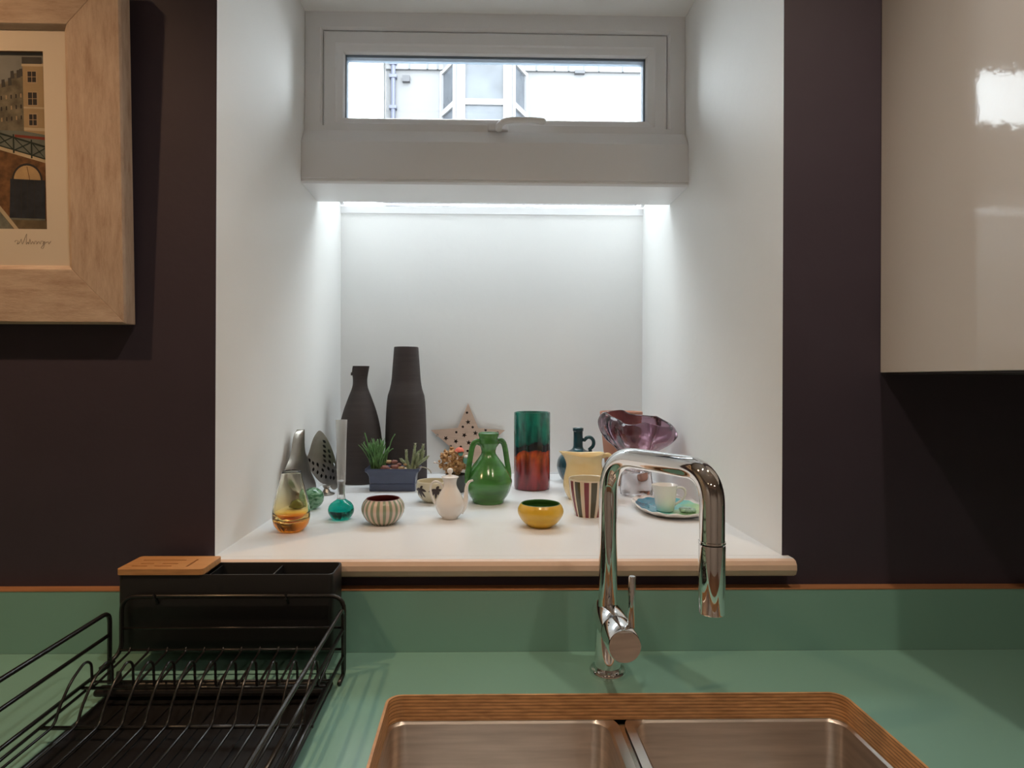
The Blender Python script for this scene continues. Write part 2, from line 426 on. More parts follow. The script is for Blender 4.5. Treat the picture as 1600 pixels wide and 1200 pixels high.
# deep white recess: thick masonry on each side, higher up to the window plane, lower beyond it
OUT = .62
b = Bld().box(RX0 - .1, NL, .0008, OUT, 0, RZ + .1).box(RX0 - .1, NL, OUT, .95, 0, 1.90); struct(b.obj('wall_recess_left', 'white_wall'))
b = Bld().box(NR, RX1 + .1, .0008, OUT, 0, RZ + .1).box(NR, RX1 + .1, OUT, .95, 0, 1.90); struct(b.obj('wall_recess_right', 'white_wall'))
struct(Bld().box(NL, NR, NB, .95, 0, 1.874).obj('wall_recess_back', 'white_wall'))
struct(Bld().box(NL, NR, .02, OUT, NT, RZ + .1).obj('ceiling_recess', 'white_wall'))
struct(Bld().box(NL, NR, .02, NB, 0, SZ - .03).obj('wall_recess_base', 'white_wall'))

# window: outer frame, sash, pane, gasket, handle, boxed cill
def on(o, parent): o.parent = parent; return o
win = thing('window_1', 'white top-hung window with a curved white handle high in the recess', 'window'); struct(win)
fr = Bld()
for k, q in rect_sweep(NL + .001, NR - .001, 1.90, NT, [(0, .488), (.036, .488), (.042, .494), (.042, .60), (0, .60)]).items(): fr.add(q.v, q.f)
fr.obj('frame', 'upvc', win)
sash = Bld()
for k, q in rect_sweep(NL + .0445, NR - .0445, 1.938, NT - .0445, [(0, .494), (.004, .490), (.030, .490), (.034, .493), (.046, .499), (.050, .505), (.050, .534), (0, .534)]).items(): sash.add(q.v, q.f)
sash.obj('sash', 'upvc', win)
gk = Bld(); x0, x1, z0, z1 = NL + .0945, NR - .0945, 1.988, NT - .0945
gk.box(x0, x1, .508, .534, z1 - .006, z1 + .001).box(x0, x0 + .003, .508, .534, z0, z1).box(x1 - .005, x1, .508, .534, z0, z1)
gk.obj('gasket', 'gasket', win)
Bld().box(x0, x1, .520, .524, z0 - .002, z1).obj('pane', 'pane', win)
# boxed cill under the window
poly = [(.4875, 1.950), (.463, 1.915), (.463, 1.827), (.4655, 1.8245), (.463, 1.822), (.463, 1.8185), (.469, 1.8145), (.61, 1.812), (.61, 1.962), (.4875, 1.962)]
Bld().prism(poly, NL + .0005, NR - .0005, 'YZ').obj('cill_box', 'upvc', win)
h = aty(778, 203, .488)
hb = Bld(); p0 = aty(762, 203, .488); p1 = aty(794, 203, .488)
hb.box(p0.x, p1.x, .476, .492, p0.z - .004, p0.z + .010)
hb.obj('handle_plate', 'upvc', win, bevel=.003)
pts = [aty(779, 203, .476), aty(780, 197, .462), aty(786, 191, .452), aty(797, 188, .448), aty(815, 187.5, .446), aty(835, 188, .446), aty(853, 190, .446)]
Bld().tube(spline(pts, 5), [.0065] * 8 + [.0062] * 12 + [.0058] * 10 + [.003], 12, flat=1.25).obj('handle', 'upvc', win, smooth='all')
# sloping lower glazing that lights the back of the recess
rl = thing('window_2', 'low sloping strip of glass behind the boxed cill', 'window'); struct(rl)
def zz(y): return 1.962 + (y - .61) / (.93 - .61) * (1.890 - 1.962)
Bld().prism([(.612, zz(.612)), (.93, zz(.93)), (.93, zz(.93) + .006), (.612, zz(.612) + .006)], NL, NR, 'YZ').obj('pane', 'dimming_pane', rl)
Bld().box(NL, NR, NB - .004, .95, 1.855, 1.876).obj('lower_frame', 'upvc', rl)
b = Bld()
for xa, xb in ((NL, NL + .010), (NR - .010, NR)):
    b.prism([(.612, zz(.612) - .016), (NB, zz(NB) - .022), (NB, zz(NB)), (.612, zz(.612))], xa, xb, 'YZ')
b.obj('side_bead', 'upvc', rl)
struct(Bld().box(NL, NR, NB - .010, NB - .0002, SZ, SZ + .0035).obj('trim_1', 'sill'))

# ------------------------------------------------------------------ outside: street and the houses opposite
struct(Bld().box(-14, 16, .95, 30, 1.55, 1.70).obj('ground_street', 'paving'))
HY = 19.0; Q = 20.0 / 950
def hx(px): return aty(px, 140, HY).x
def hz(py): return aty(760, py, HY).z
house = thing('town_house', 'white rendered house with a bay window seen through the top window', 'building', (0, HY, 1.70))
HB = lambda: Bld()
def hobj(bld, name, mat, **k):
    bld.v = [(x, y - HY, z - 1.70) for x, y, z in bld.v]; return bld.obj(name, mat, house, **k)
hobj(Bld().box(hx(603), 11, HY, HY + .6, 1.70, 15.5), 'wall', 'facade')
b = Bld().box(hx(603), 11, HY - .10, HY, hz(112), hz(112) + .9)
hobj(b, 'frieze', 'facade')
for px in (640, 668, 684, 838, 866, 888, 912, 935, 972):
    hobj(Bld().box(hx(px) - .02, hx(px) + .02, HY - .13, HY - .05, hz(112), hz(112) + .9), 'frieze_joint', 'facade_joint')
hobj(Bld().tube([(hx(615), HY - .09, 1.7), (hx(615), HY - .09, 15)], .075, 10), 'downpipe', 'pipe')
for z in (hz(104), hz(124), hz(172)):
    hobj(Bld().box(hx(615) - .12, hx(615) + .12, HY - .18, HY, z - .05, z + .05), 'pipe_bracket', 'pipe')
for px, py, w_, h_ in ((635, 127, .12, .10), (905, 113, .16, .05)):
    hobj(Bld().box(hx(px) - w_, hx(px) + w_, HY - .14, HY, hz(py) - h_, hz(py) + h_), 'air_vent', 'vent')
# canted bay: three faces
xl, xr = hx(690), hx(822); cl, cr = hx(716), hx(797); pr = 1.0
zb, zt, ztr = (aty(760, q, HY - pr).z for q in (260, 90, 160))
foot = [(xl, HY), (cl, HY - pr), (cr, HY - pr), (xr, HY)]
def bay_face(a, b_, zb, zt, ztr, fw):
    ax, ay = a; bx, by = b_; L = sqrt((bx - ax) ** 2 + (by - ay) ** 2); ux, uy = (bx - ax) / L, (by - ay) / L; nx, ny = uy, -ux
    def bar(s0, s1, z0, z1, d0, d1, name, mat):
        pts = [(ax + ux * s + nx * d, ay + uy * s + ny * d) for s, d in ((s0, d0), (s1, d0), (s1, d1), (s0, d1))]
        hobj(Bld().prism(pts, z0, z1, 'XY'), name, mat)
    bar(0, fw, zb, zt, -.06, .08, 'bay_post', 'facade_trim'); bar(L - fw, L, zb, zt, -.06, .08, 'bay_post', 'facade_trim')
    bar(fw, L - fw, ztr - .09, ztr + .09, -.06, .06, 'bay_transom', 'facade_trim')
    bar(fw, L - fw, zt - .12, zt, -.06, .06, 'bay_head', 'facade_trim')
    bar(fw, L - fw, zb, ztr - .09, -.02, .0, 'bay_pane', 'far_glass'); bar(fw, L - fw, ztr + .09, zt - .12, -.02, .0, 'bay_pane', 'far_glass')
bay_face(foot[0], foot[1], zb, zt, ztr, .14)
bay_face(foot[1], foot[2], zb, zt, ztr, .26)
bay_face(foot[2], foot[3], zb, zt, ztr, .14)
hobj(Bld().prism(foot, zt, zt + .35, 'XY'), 'bay_roof', 'facade')
hobj(Bld().prism(foot, 1.70, zb, 'XY'), 'bay_base', 'facade')
nb = thing('white_building', 'plain bright white building left of the bay-windowed house', 'building', (0, HY, 1.70))
bb = Bld().box(-13, hx(599), -1.2, .6, 0, 13.9); bb.obj('wall', 'facade_white', nb)
Bld().box(-13, hx(599) + .05, -1.3, .6, 13.9, 14.2).obj('parapet', 'facade_trim', nb)

# ------------------------------------------------------------------ sill, backsplash, worktop, base units, wall cabinet
sill = thing('window_sill', 'deep off-white sill board with a rounded nose under the ornaments', 'sill', (0, 0, SZ - .028))
b = Bld()
nose = [(.0, 0), (-.019, 0), (-.026, .004), (-.0295, .012), (-.029, .020), (-.025, .026), (-.018, .028), (.0, .028)]
b.box(NL, NR, 0, NB, 0, .028); b.box(NL - .012, NR + .010, -.018, -.0006, 0, .028)
b.obj('board', 'sill', sill)
Bld().prism([(-.0182, 0)] + nose[1:-1] + [(-.0182, .028)], NL - .012, NR + .010, 'YZ').obj('rounded_nose', 'sill_nose', sill, bevel=.004)
bs = Bld().box(RX0, RX1, -.021, -.0002, WT, 1.009 - .0016)
bso = tag(bs.obj('backsplash', 'laminate'), 'mint green laminate upstand along the dark wall behind the worktop', 'backsplash')
Bld().box(RX0, RX1, -.0215, -.0002, 1.009 - .0016, 1.009).obj('plywood_top', 'ply_plain', bso)

SX0, SX1, SY0, SY1 = -.124, .504, -.575, -.157
wt = thing('worktop', 'mint green laminate worktop with a plywood-edged sink cutout', 'worktop', (0, 0, WT))
top = cutout('board', [(RX0, -.63), (RX1, -.63), (RX1, -.0215), (RX0, -.0215)], [rrect(SX0, SX1, SY0, SY1, .018, 6)], .034, ['laminate', 'ply'], wt,
             world=lambda c: Vector((c.x, c.y, c.z - .017)), side=lambda n: 0 if abs(n.z) > .5 else 1)
rim = cutout('cut_edge_rim', rrect(SX0 - .0035, SX1 + .0035, SY0 - .0035, SY1 + .0035, .021, 6), [rrect(SX0, SX1, SY0, SY1, .018, 6)], .0006, 'ply', wt,
             world=lambda c: Vector((c.x, c.y, c.z + .0004)))
bc = thing('base_cabinet', 'dark base cupboards under the mint worktop', 'cabinet', (0, 0, 0))
Bld().box(RX0 + .01, RX1 - .01, -.58, -.56, .10, .66).box(RX0 + .01, RX1 - .01, -.53, -.51, 0, .10).box(RX0 + .01, RX1 - .01, -.58, -.02, .09, .11).box(RX0 + .01, RX0 + .03, -.58, -.02, .1, WT - .035).box(RX1 - .03, RX1 - .01, -.58, -.02, .1, WT - .035).obj('carcass', 'wood_cab', bc)
for i in range(6):
    x = RX0 + .02 + i * .66; d = Bld().box(x, x + .65, -.602, -.582, .11, WT - .04).obj('door', 'wood_cab', bc, bevel=.002)
    Bld().tube([(x + .25, -.602, .80), (x + .25, -.625, .80), (x + .40, -.625, .80), (x + .40, -.602, .80)], .005).obj('handle', 'steel_bright', d)

wc = thing('wall_cabinet', 'glossy cream wall cupboard at the right edge above the worktop', 'cabinet', (.662, 0, 1.360))
Bld().box(0, .60, -.345, -.0005, 0, .95).obj('carcass', 'gloss_cab', wc, bevel=.0012)
for i in range(2):
    Bld().box(.002 + i * .30, .298 + i * .30, -.366, -.347, 0.001, .948).obj('door', 'gloss_cab', wc, bevel=.0015)
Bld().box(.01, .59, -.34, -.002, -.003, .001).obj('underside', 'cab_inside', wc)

# sink
sk = thing('double_sink', 'undermounted brushed steel sink with two bowls', 'sink', (0, 0, WT - .034))
def bowl(x0, x1, y0, y1, name):
    b = Bld(); N = 8
    def loop(ins, z, r):
        return [(x, y, z) for x, y in rrect(x0 + ins, x1 - ins, y0 + ins, y1 - ins, r, N)]
    specs = [(-.012, -.0006, .03), (0, -.0006, .022), (.003, -.004, .022), (.005, -.14, .024), (.009, -.158, .026), (.020, -.170, .03), (.036, -.175, .035), (.16, -.178, .02)]
    loops = [loop(*s) for s in specs]; n = len(loops[0]); v = [p for l in loops for p in l]; f = []
    for i in range(len(loops) - 1):
        for k in range(n): f.append((i * n + k, i * n + (k + 1) % n, (i + 1) * n + (k + 1) % n, (i + 1) * n + k))
    f.append(tuple((len(loops) - 1) * n + k for k in range(n))[::-1])
    b.add(v, f); o = b.obj(name, 'steel', sk, smooth=True, fix=True)
    cx, cy = (x0 + x1) / 2, (y0 + y1) / 2
    w_ = Bld().lathe([(0, -.1765), (.036, -.1765), (.042, -.1745), (.045, -.177), (.045, -.19), (0, -.19)], 28, org=(cx, cy, 0)).obj('waste', 'steel_bright', sk, smooth=True)
bowl(SX0 - .001, .178, SY0 - .001, SY1 + .001, 'bowl'); bowl(.210, SX1 + .001, SY0 - .001, SY1 + .001, 'bowl')
Bld().box(.1785, .2095, SY0 + .001, SY1 - .0005, -.030, -.004).obj('divider', 'steel_bright', sk, bevel=.004)

# ------------------------------------------------------------------ ceiling downlights
def downlight(x, y, label, power, colour=(1.0, .81, .63)):
    t = thing('ceiling_downlight', label, 'lamp', (x, y, RZ), 'warm downlights in the kitchen ceiling')
    Bld().lathe([(.030, 0), (.046, 0), (.046, -.006), (.032, -.008), (.030, 0)], 32).obj('ring', 'lamp_ring', t, smooth=True)
    Bld().lathe([(0, -.002), (.029, -.002), (.029, -.001), (0, -.001)], 24).obj('bulb', 'bulb', t)
    l = bpy.data.lights.new('downlight_beam', 'SPOT'); l.energy = power; l.color = colour; l.spot_size = radians(130); l.spot_blend = .7
    l.shadow_soft_size = .022
    o = bpy.data.objects.new('downlight_beam', l); COL.objects.link(o); o.parent = t; o.location = (0, 0, -.012)
for x, y, s, lb in ((-1.0, -.54, 1.45, 'warm ceiling downlight above the framed print'), (0.0, -.54, .85, 'warm ceiling downlight in front of the recess'),
                (.62, -.54, .95, 'warm ceiling downlight beside the wall cupboard'),
                (-1.0, -2.3, 2.0, 'unseen rear fill downlight added on the left side of the room'), (0.1, -2.3, 2.0, 'unseen rear fill downlight added in the middle of the room'), (1.2, -2.3, 2.0, 'unseen rear fill downlight added on the right side of the room')):  # rear row is unseen, added as fill light for the room
    downlight(x, y, lb, LAMP_W * s, (1.0, .60, .31) if (x, y) == (-1.0, -.54) else (1.0, .81, .63))

# ------------------------------------------------------------------ framed print
fp = thing('framed_print', 'harbour town print in a wide whitewashed wooden frame on the dark wall', 'picture', (0, -.002, 1.432), rot=(radians(2.2), 0, 0))
FX0, FX1, FH = -1.085, -.5585, .548
fprof = [(0, -.002), (0, -.026), (.003, -.029), (.085, -.024), (.092, -.018), (.092, -.010), (.080, -.008), (.080, -.002)]
for k, q in rect_sweep(FX0, FX1, 0, FH, fprof).items():
    q.obj('frame_rail', 'frame_v' if k in 'LR' else 'frame_h', fp, bevel=.0008)
MX0, MX1, MZ0, MZ1 = FX0 + .08, FX1 - .08, .08, FH - .08
PXA, PXB, PZA, PZB = -.957, -.6855, .149, .424
cutout('mat_board', [(MX0, MZ0), (MX1, MZ0), (MX1, MZ1), (MX0, MZ1)], [[(PXA, PZA), (PXB, PZA), (PXB, PZB), (PXA, PZB)]], .0016, 'mat_board', fp,
       world=lambda c: Vector((c.x, -.0160 + c.z, c.y)))
Bld().box(MX0, MX1, -.012, -.002, MZ0, MZ1).obj('backing_board', 'ply_plain', fp)
PM = [M('print_' + n, c, .85, var=v, vscale=vs) for n, c, v, vs in (
    ('sky', (.20, .21, .21), .35, 9), ('terrace', (.16, .145, .11), .45, 60), ('tower', (.36, .27, .16), .1, 30), ('slate', (.055, .055, .055), .2, 30),
    ('window', (.03, .028, .03), 0, 1), ('bar', (.40, .30, .20), 0, 1), ('brick', (.15, .075, .032), .45, 90), ('coping', (.50, .42, .30), .1, 30),
    ('rail', (.018, .030, .026), .1, 30), ('road', (.13, .15, .14), .2, 40), ('arch', (.46, .32, .17), .12, 60), ('door', (.020, .026, .040), .3, 60),
    ('ground', (.13, .10, .06), .3, 50), ('red', (.20, .04, .025), .1, 30), ('cobble', (.15, .16, .14), .3, 90), ('gold', (.40, .26, .15), .2, 60))]
PN = dict(zip(['sky', 'terrace', 'tower', 'slate', 'window', 'bar', 'brick', 'coping', 'rail', 'road', 'arch', 'door', 'ground', 'red', 'cobble', 'gold'], range(16)))
pr = Bld(); lay = [0]
def L2(x, y):     # print drawing units: x grows right to 245 (right edge), y from 102 (top) to 915 (bottom)
    return PXB + (x - 245) * (PZB - PZA) / 813, PZB - (y - 102) * (PZB - PZA) / 813
def pp(mat, *pts):
    lay[0] += 1; y = -.0125 - lay[0] * .00001
    q = [L2(max(-555, min(245, x)), max(102, min(915, yy))) for x, yy in pts]
    pr.add([(x, y, z) for x, z in q], [tuple(range(len(q)))], PN[mat])
def pl(mat, x0, y0, x1, y1, w_):
    dx, dy = x1 - x0, y1 - y0; l = sqrt(dx * dx + dy * dy); nx, ny = -dy / l * w_ / 2, dx / l * w_ / 2
    pp(mat, (x0 + nx, y0 + ny), (x1 + nx, y1 + ny), (x1 - nx, y1 - ny), (x0 - nx, y0 - ny))
pp('sky', (-555, 102), (245, 102), (245, 520), (-555, 520))
pp('gold', (-555, 200), (-200, 150), (10, 105), (25, 150), (0, 190), (-300, 330), (-555, 360))
# terrace of tall houses running away to the left
hs = [(-555, 345), (-430, 335), (-330, 318), (-240, 305), (-160, 300), (-90, 290), (-40, 280), (0, 268), (22, 262), (48, 240), (78, 232), (90, 200), (118, 196), (130, 190), (145, 190)]
pp('terrace', *(hs + [(145, 470), (-555, 470)]))
for x, y in hs[2:-1]:
    pp('slate', (x - 4, y - 12), (x + 10, y - 14), (x + 14, y + 20), (x - 4, y + 24))
for i in range(16):
    x = 128 - i * 22 - i * i * .1; 
    for j in range(3):
        y = 290 + j * 50 + i * 3
        pp('bar' if (i + j) % 3 == 0 else 'window', (x, y), (x + 6, y), (x + 6, y + 18), (x, y + 18))
pp('tower', (143, 152), (236, 152), (240, 480), (143, 475))
pp('slate', (140, 124), (230, 124), (230, 155), (140, 155)); pp('coping', (138, 155), (238, 155), (238, 166), (138, 166))
pp('coping', (143, 350), (238, 352), (238, 360), (143, 358)); pp('coping', (143, 445), (240, 448), (240, 462), (143, 458))
for x0, y0, x1, y1 in ((165, 190, 203, 238), (165, 285, 205, 342), (168, 385, 202, 435)):
    pp('bar', (x0 - 4, y0 - 5), (x1 + 4, y0 - 5), (x1 + 4, y1 + 6), (x0 - 4, y1 + 6)); pp('window', (x0, y0), (x1, y0), (x1, y1), (x0, y1))
    pl('bar', (x0 + x1) / 2, y0, (x0 + x1) / 2, y1, 2.5); pl('bar', x0, (y0 + y1) / 2, x1, (y0 + y1) / 2, 2.5)
pp('road', (-555, 440), (143, 462), (245, 480), (245, 605), (-555, 440))
pp('red', (100, 478), (245, 490), (245, 503), (100, 490))
pp('brick', (-555, 420), (0, 535), (245, 605), (245, 915), (-555, 915))
pp('coping', (-555, 408), (0, 525), (245, 594), (245, 610), (0, 541), (-555, 424))
for k in range(-6, 3):
    x = 12 + k * 82; yb = 530 + (x) * .285 if x < 0 else 528 + x * .29; yt = yb - 66
    pl('rail', x, yb + 8, x, yt - 12, 7)
    x2 = x + 82; yb2 = 528 + x2 * .29; yt2 = yb2 - 66
    pl('rail', x, yb - 4, x2, yt2, 5); pl('rail', x, yt, x2, yb2 - 6, 5)
pl('rail', -500, 320, 245, 535, 8); pl('rail', -500, 375, 245, 592, 5)
pp('window', *[(153 + 70 * cos(pi * k / 14), 688 - 78 * sin(pi * k / 14)) for k in range(15)])
pp('arch', *[(153 + 62 * cos(pi * k / 14), 688 - 68 * sin(pi * k / 14)) for k in range(15)])
pl('brick', 153, 625, 165, 688, 3)
pp('door', (75, 682), (235, 688), (232, 866), (68, 862)); pp('cobble', (70, 862), (232, 866), (232, 874), (70, 871))
for k in range(5): pl('window', 95 + k * 30, 688, 92 + k * 30, 862, 2)
pp('ground', (-555, 860), (70, 870), (245, 876), (245, 915), (-555, 915))
pp('coping', (-555, 560), (-60, 700), (60, 850), (110, 915), (90, 915), (30, 840), (-80, 715), (-555, 580))
pp('cobble', (-555, 585), (-70, 715), (30, 840), (85, 915), (-555, 915))
pp('red', (-20, 600), (6, 610), (6, 680), (-20, 690))
po = pr.obj('print', PM, fp, fix=False)
# pencil signature under the print (illegible cursive)
sg = [(95, 975), (102, 968), (112, 972), (106, 985), (118, 978), (126, 962), (130, 985), (140, 965), (152, 938), (148, 985), (156, 975), (160, 985), (166, 962), (170, 985), (178, 972), (184, 984), (190, 970), (198, 976), (196, 985), (206, 972), (212, 984), (218, 970), (228, 974), (224, 985), (234, 972), (226, 1004), (216, 1000), (238, 978), (250, 974), (252, 984), (262, 970)]
sp = []
for x, y in sg:
    X, Z = L2(x, y); sp.append((X, -.0170, Z))
Bld().tube(spline(sp, 4), .00022, 5).obj('signature', 'ink', fp)

# ------------------------------------------------------------------ helpers for ornaments
def scale_at(basey): return (SZ - .0 - CAM.z) * -1 / (basey - 593)       # metres per pixel at the depth of a base row
def spot(px, basey):
    p = atz(px, basey, SZ); s = (p.y - CAM.y) / F; return Vector((p.x, p.y, SZ + .0004)), s
def sc(prof, s): return [(r * s, h * s) for r, h in prof]

# ------------------------------------------------------------------ amber teardrop vase
p, s = spot(455, 829)
amber = zramp_glass('amber_glass', [(0, (.80, .17, .006)), (.15, (.90, .27, .012)), (.24, (.97, .62, .14)), (.34, (.985, .87, .55)), (.6, (.99, .95, .80)), (1, (.99, .97, .92))], 92 * s)
outer = sprof([(0, 0), (13, 0), (20, 2.5), (26, 11), (28.3, 23), (27, 38), (22, 60), (17, 78), (14.3, 92)], 4)
inner = sprof([(13, 92.3), (15.6, 78), (20.4, 60), (25, 38), (25.4, 27), (20, 18), (10, 14.5), (0, 14)], 4)
tag(Bld().lathe(sc(outer + inner, s), 64).obj('teardrop_vase', [amber], loc=p, smooth='all'), 'teardrop glass vase, clear above and amber orange at the bottom', 'vase')

# ------------------------------------------------------------------ teal bud vase
p, s = spot(533, 811)
t = thing('bud_vase', 'tall thin clear glass bud vase on a round teal glass bulb', 'vase', p)
Bld().lathe(sc(sprof([(0, 0), (9, 0), (15, 3), (19.3, 10), (19.5, 17), (16, 24), (9, 29), (5.5, 31), (0, 31.2)], 4), s), 48).obj('bulb', 'teal_glass', t, smooth='all')
Bld().lathe(sc([(0, 31.4), (6.6, 31.4), (6, 34), (5.6, 40), (5.7, 52), (6.6, 58), (7.0, 80), (7.6, 120), (8.8, 154), (7.9, 154), (6.3, 120), (5.6, 80), (4.8, 60), (0, 57)], s), 32).obj('stem', 'frosty_glass', t, smooth=True)
Bld().lathe(sc([(0, 38), (2.2, 38), (2.2, 54), (0, 54)], s), 16).obj('stem_dark_refraction', 'painted_dark', t, smooth=True)  # dark rod drawn in as the dark refraction of the neck

# ------------------------------------------------------------------ two tall charcoal bottles
p, s = spot(562, 752)
o = sprof([(0, 0), (34, 0), (35.5, 4), (36, 20), (35, 50), (31.5, 82), (25.5, 108), (17.5, 131), (12, 146), (11, 158), (12.3, 168), (14.2, 179)], 4)
i_ = sprof([(12.8, 179), (11, 168), (9.6, 158), (10.5, 146), (16, 131), (24, 106), (30, 80), (32, 40), (0, 6)], 3)
zt_ = 179 * s
def chip(r, z, a, i):
    if z > zt_ - 13 * s:
        d = abs(((a - pi * 1.04 + pi) % (2 * pi)) - pi)
        if d < .75: z = min(z, zt_ - (13 - 4 * d + 2.2 * sin(a * 17)) * s * (1 if d < .55 else (.75 - d) / .2))
    return r, z
tag(Bld().lathe(sc(o + i_, s), 72, chip).obj('waisted_bottle', 'bottle', loc=p, smooth=True), 'matt charcoal clay bottle with a narrow waisted neck and chipped flared rim', 'bottle')
p, s = spot(634, 750)
o = [(0, 0), (32, 0), (33, 1.5), (32.6, 40), (31.5, 84), (30.6, 105), (29.6, 122), (28.2, 132), (25.2, 141), (23.4, 150), (22.4, 158), (18.8, 206.5), (18, 207), (17, 206.5), (20.5, 158), (23, 141), (27, 128), (29, 90), (29, 10), (0, 6)]
tag(Bld().lathe(sc(o, s), 72).obj('tapering_bottle', 'bottle', loc=p, smooth=True), 'tallest charcoal clay bottle, straight tapering neck above a shoulder', 'bottle')

# ------------------------------------------------------------------ silver ornament leaning along the left wall
def vplane(a, b_):
    global A, U, NRM
    A = Vector((a[0], a[1] + CAM.y, 0)); U = (Vector((b_[0], b_[1] + CAM.y, 0)) - A).normalized(); NRM = Vector((U.y, -U.x, 0))
vplane((-.417, 1.315), (-.411, 1.47)); A0 = A.copy()
def onpl(px, py):
    d = ray(px, py); k = (A - CAM).dot(NRM) / d.dot(NRM); q = CAM + d * k
    return (q - A).dot(U), q.z - SZ
so = thing('silver_leaf_ornament', 'tarnished silver ornament with a pointed horn and a pierced leaf, against the left recess wall', 'ornament', (A.x, A.y, SZ + .0004))
def sheet(name, pxs, holes, t, mat, off=0., curl=0.0, bev=.0008):
    out = [onpl(*q) for q in pxs]; cs = sum(q[0] for q in out) / len(out)
    hh = [[onpl(*q) for q in h] for h in holes]
    def wmap(c):
        n = c.z + off - curl * ((c.x - cs) ** 2) * 14
        q = A - A0 + U * c.x + NRM * n; return Vector((q.x, q.y, max(.0, c.y)))
    o_ = cutout(name, out, hh, t, mat, so, bevel=bev, world=wmap); return o_
def sp2(pts, n=4):
    P = pts + [pts[0]]; return [(q.x, q.y) for q in spline([(x, y, 0) for x, y in P], n)[:-1]]
horn = [(466, 671.5), (461, 678), (457, 690), (455, 704), (452, 718), (446, 732), (445, 742), (449, 756), (458, 768), (472, 776), (486, 776), (494, 766), (492, 750), (484, 735), (479, 716), (473, 706), (469, 692), (467.5, 680)]
# horn as a swelling solid petal built from the same outline
ho = [onpl(*q) for q in sp2(horn, 3)]; cx = sum(q[0] for q in ho) / len(ho)
hb = Bld(); n = len(ho); v = []; rings = 6
for side_ in (1, -1):
    for k in range(rings + 1):
        f_ = 1 - k / rings
        for (u_, z_) in ho:
            # shrink each outline towards its own spine
            spx = cx + (u_ - cx) * f_; bulge = .012 * sqrt(max(0, 1 - f_ * f_))
            q = U * spx + NRM * (side_ * bulge * (1 if side_ > 0 else .4)); v.append((q.x, q.y, max(0, z_)))
f = []
for sd in range(2):
    o0 = sd * (rings + 1) * n
    for k in range(rings):
        for i in range(n): f.append((o0 + k * n + i, o0 + k * n + (i + 1) % n, o0 + (k + 1) * n + (i + 1) % n, o0 + (k + 1) * n + i))
hb.add(v, f).obj('horn', 'silver', so, smooth='all')
vplane((-.4185, 1.465), (-.372, 1.570))
leaf = [(476, 716), (480, 706), (484, 692), (488, 682), (495, 673), (501, 676), (507, 684), (514, 698), (520, 715), (525, 736), (527, 752), (523, 763), (517, 765), (510, 758), (498, 754), (487, 742), (480, 730)]
def dia(cx_, cy_, w_, h_, tilt):
    c_, s_ = cos(tilt), sin(tilt)
    return [(cx_ + (x * c_ - y * s_), cy_ + (x * s_ + y * c_)) for x, y in [(w_, 0), (w_ * .6, h_ * .6), (0, h_), (-w_ * .6, h_ * .6), (-w_, 0), (-w_ * .6, -h_ * .6), (0, -h_), (w_ * .6, -h_ * .6)]]
holes = []
for x, y, tl in ((503.5, 690, -.8), (503.5, 697.5, -.8), (504, 705, -.8), (503.5, 712.5, -.8), (511, 705, -.5), (504.5, 720, -.8), (512, 713, -.5), (503, 727.5, -.7), (512, 721.5, -.5), (501, 734.5, -.4),
                 (518.5, 726, -.2), (480.5, 719, -.3), (486, 723.5, -.3), (493, 726, -.3), (486.5, 733.5, .2), (493, 738, .1), (499, 743.5, .1), (506, 745, 0), (510, 732, -.4), (513.5, 746, 0), (517, 736, -.1), (518.5, 747, .05)):
    holes.append(dia(x, y, 2.0, 3.7, tl))
holes = [h for h in holes]
sheet('pierced_leaf', sp2(leaf, 3), holes, .0009, 'silver', .006, 0, 0)
sheet('leaf_shade', sp2([(x + (503 - x) * .12, y + (718 - y) * .10) for x, y in leaf], 3), [], .0015, 'painted_dark', .001, 0, 0)  # dark sheet added behind the holes as painted interior shade
q = onpl(508, 760)
Bld().lathe([(0, 0), (.020, 0), (.021, .002), (.010, .006), (.006, .014), (.010, .022), (0, .024)], 24, org=tuple(A - A0 + U * q[0] + NRM * .004)).obj('foot', 'silver', so, smooth=True)

# green glass stones
p, s = spot(486, 795)
p.x += .004
tag(Bld().blob((0, 0, .0235), (.024, .026, .0235), 3).obj('swirled_glass_stone', 'marble', loc=p, smooth='all'), 'green and white swirled glass stone right behind the amber vase', 'paperweight')
p, s = spot(463, 805)
tag(Bld().blob((0, 0, .0155), (.021, .019, .0155), 3, jit=.2, seed=4).obj('olive_glass_stone', 'olive_glass', loc=p + Vector((.004, 0, 0)), smooth='all'), 'olive green glass stone seen through the amber vase', 'paperweight')

# ------------------------------------------------------------------ bonsai trough
p0 = atz(576.5, 768, SZ); p1 = atz(648.5, 768, SZ); pcx = (p0.x + p1.x) / 2; wb = (p1.x - p0.x) / 2; sB = (p0.y - CAM.y) / F; dB = .030
bt = thing('succulent_trough', 'slate blue rectangular trough planted with two succulents and pebbles', 'planter', (pcx, p0.y + dB, SZ + .0004))
def rl_(hx_, hy_, z, r=.006): return [(x, y, z) for x, y in rrect(-hx_, hx_, -hy_, hy_, r, 4)]
px_ = sB
levels = [(wb, dB, 0), (wb, dB, 10.5), (wb - .0012, dB - .0012, 11), (wb - .0012, dB - .0012, 12), (wb + .0002, dB, 12.5), (wb + .001, dB + .001, 22), (wb + 3 * px_, dB + .004, 28), (wb + 6.5 * px_, dB + .008, 31), (wb + 6.5 * px_, dB + .008, 35), (wb + 4 * px_, dB + .004, 35.3), (wb - 1 * px_, dB - .003, 30), (wb - 2 * px_, dB - .004, 26)]
v = []; 
for a_, b_, c_ in levels: v += rl_(a_, b_, c_ * px_)
n = 20; f = []
for i in range(len(levels) - 1):
    for k in range(n): f.append((i * n + k, i * n + (k + 1) % n, (i + 1) * n + (k + 1) % n, (i + 1) * n + k))
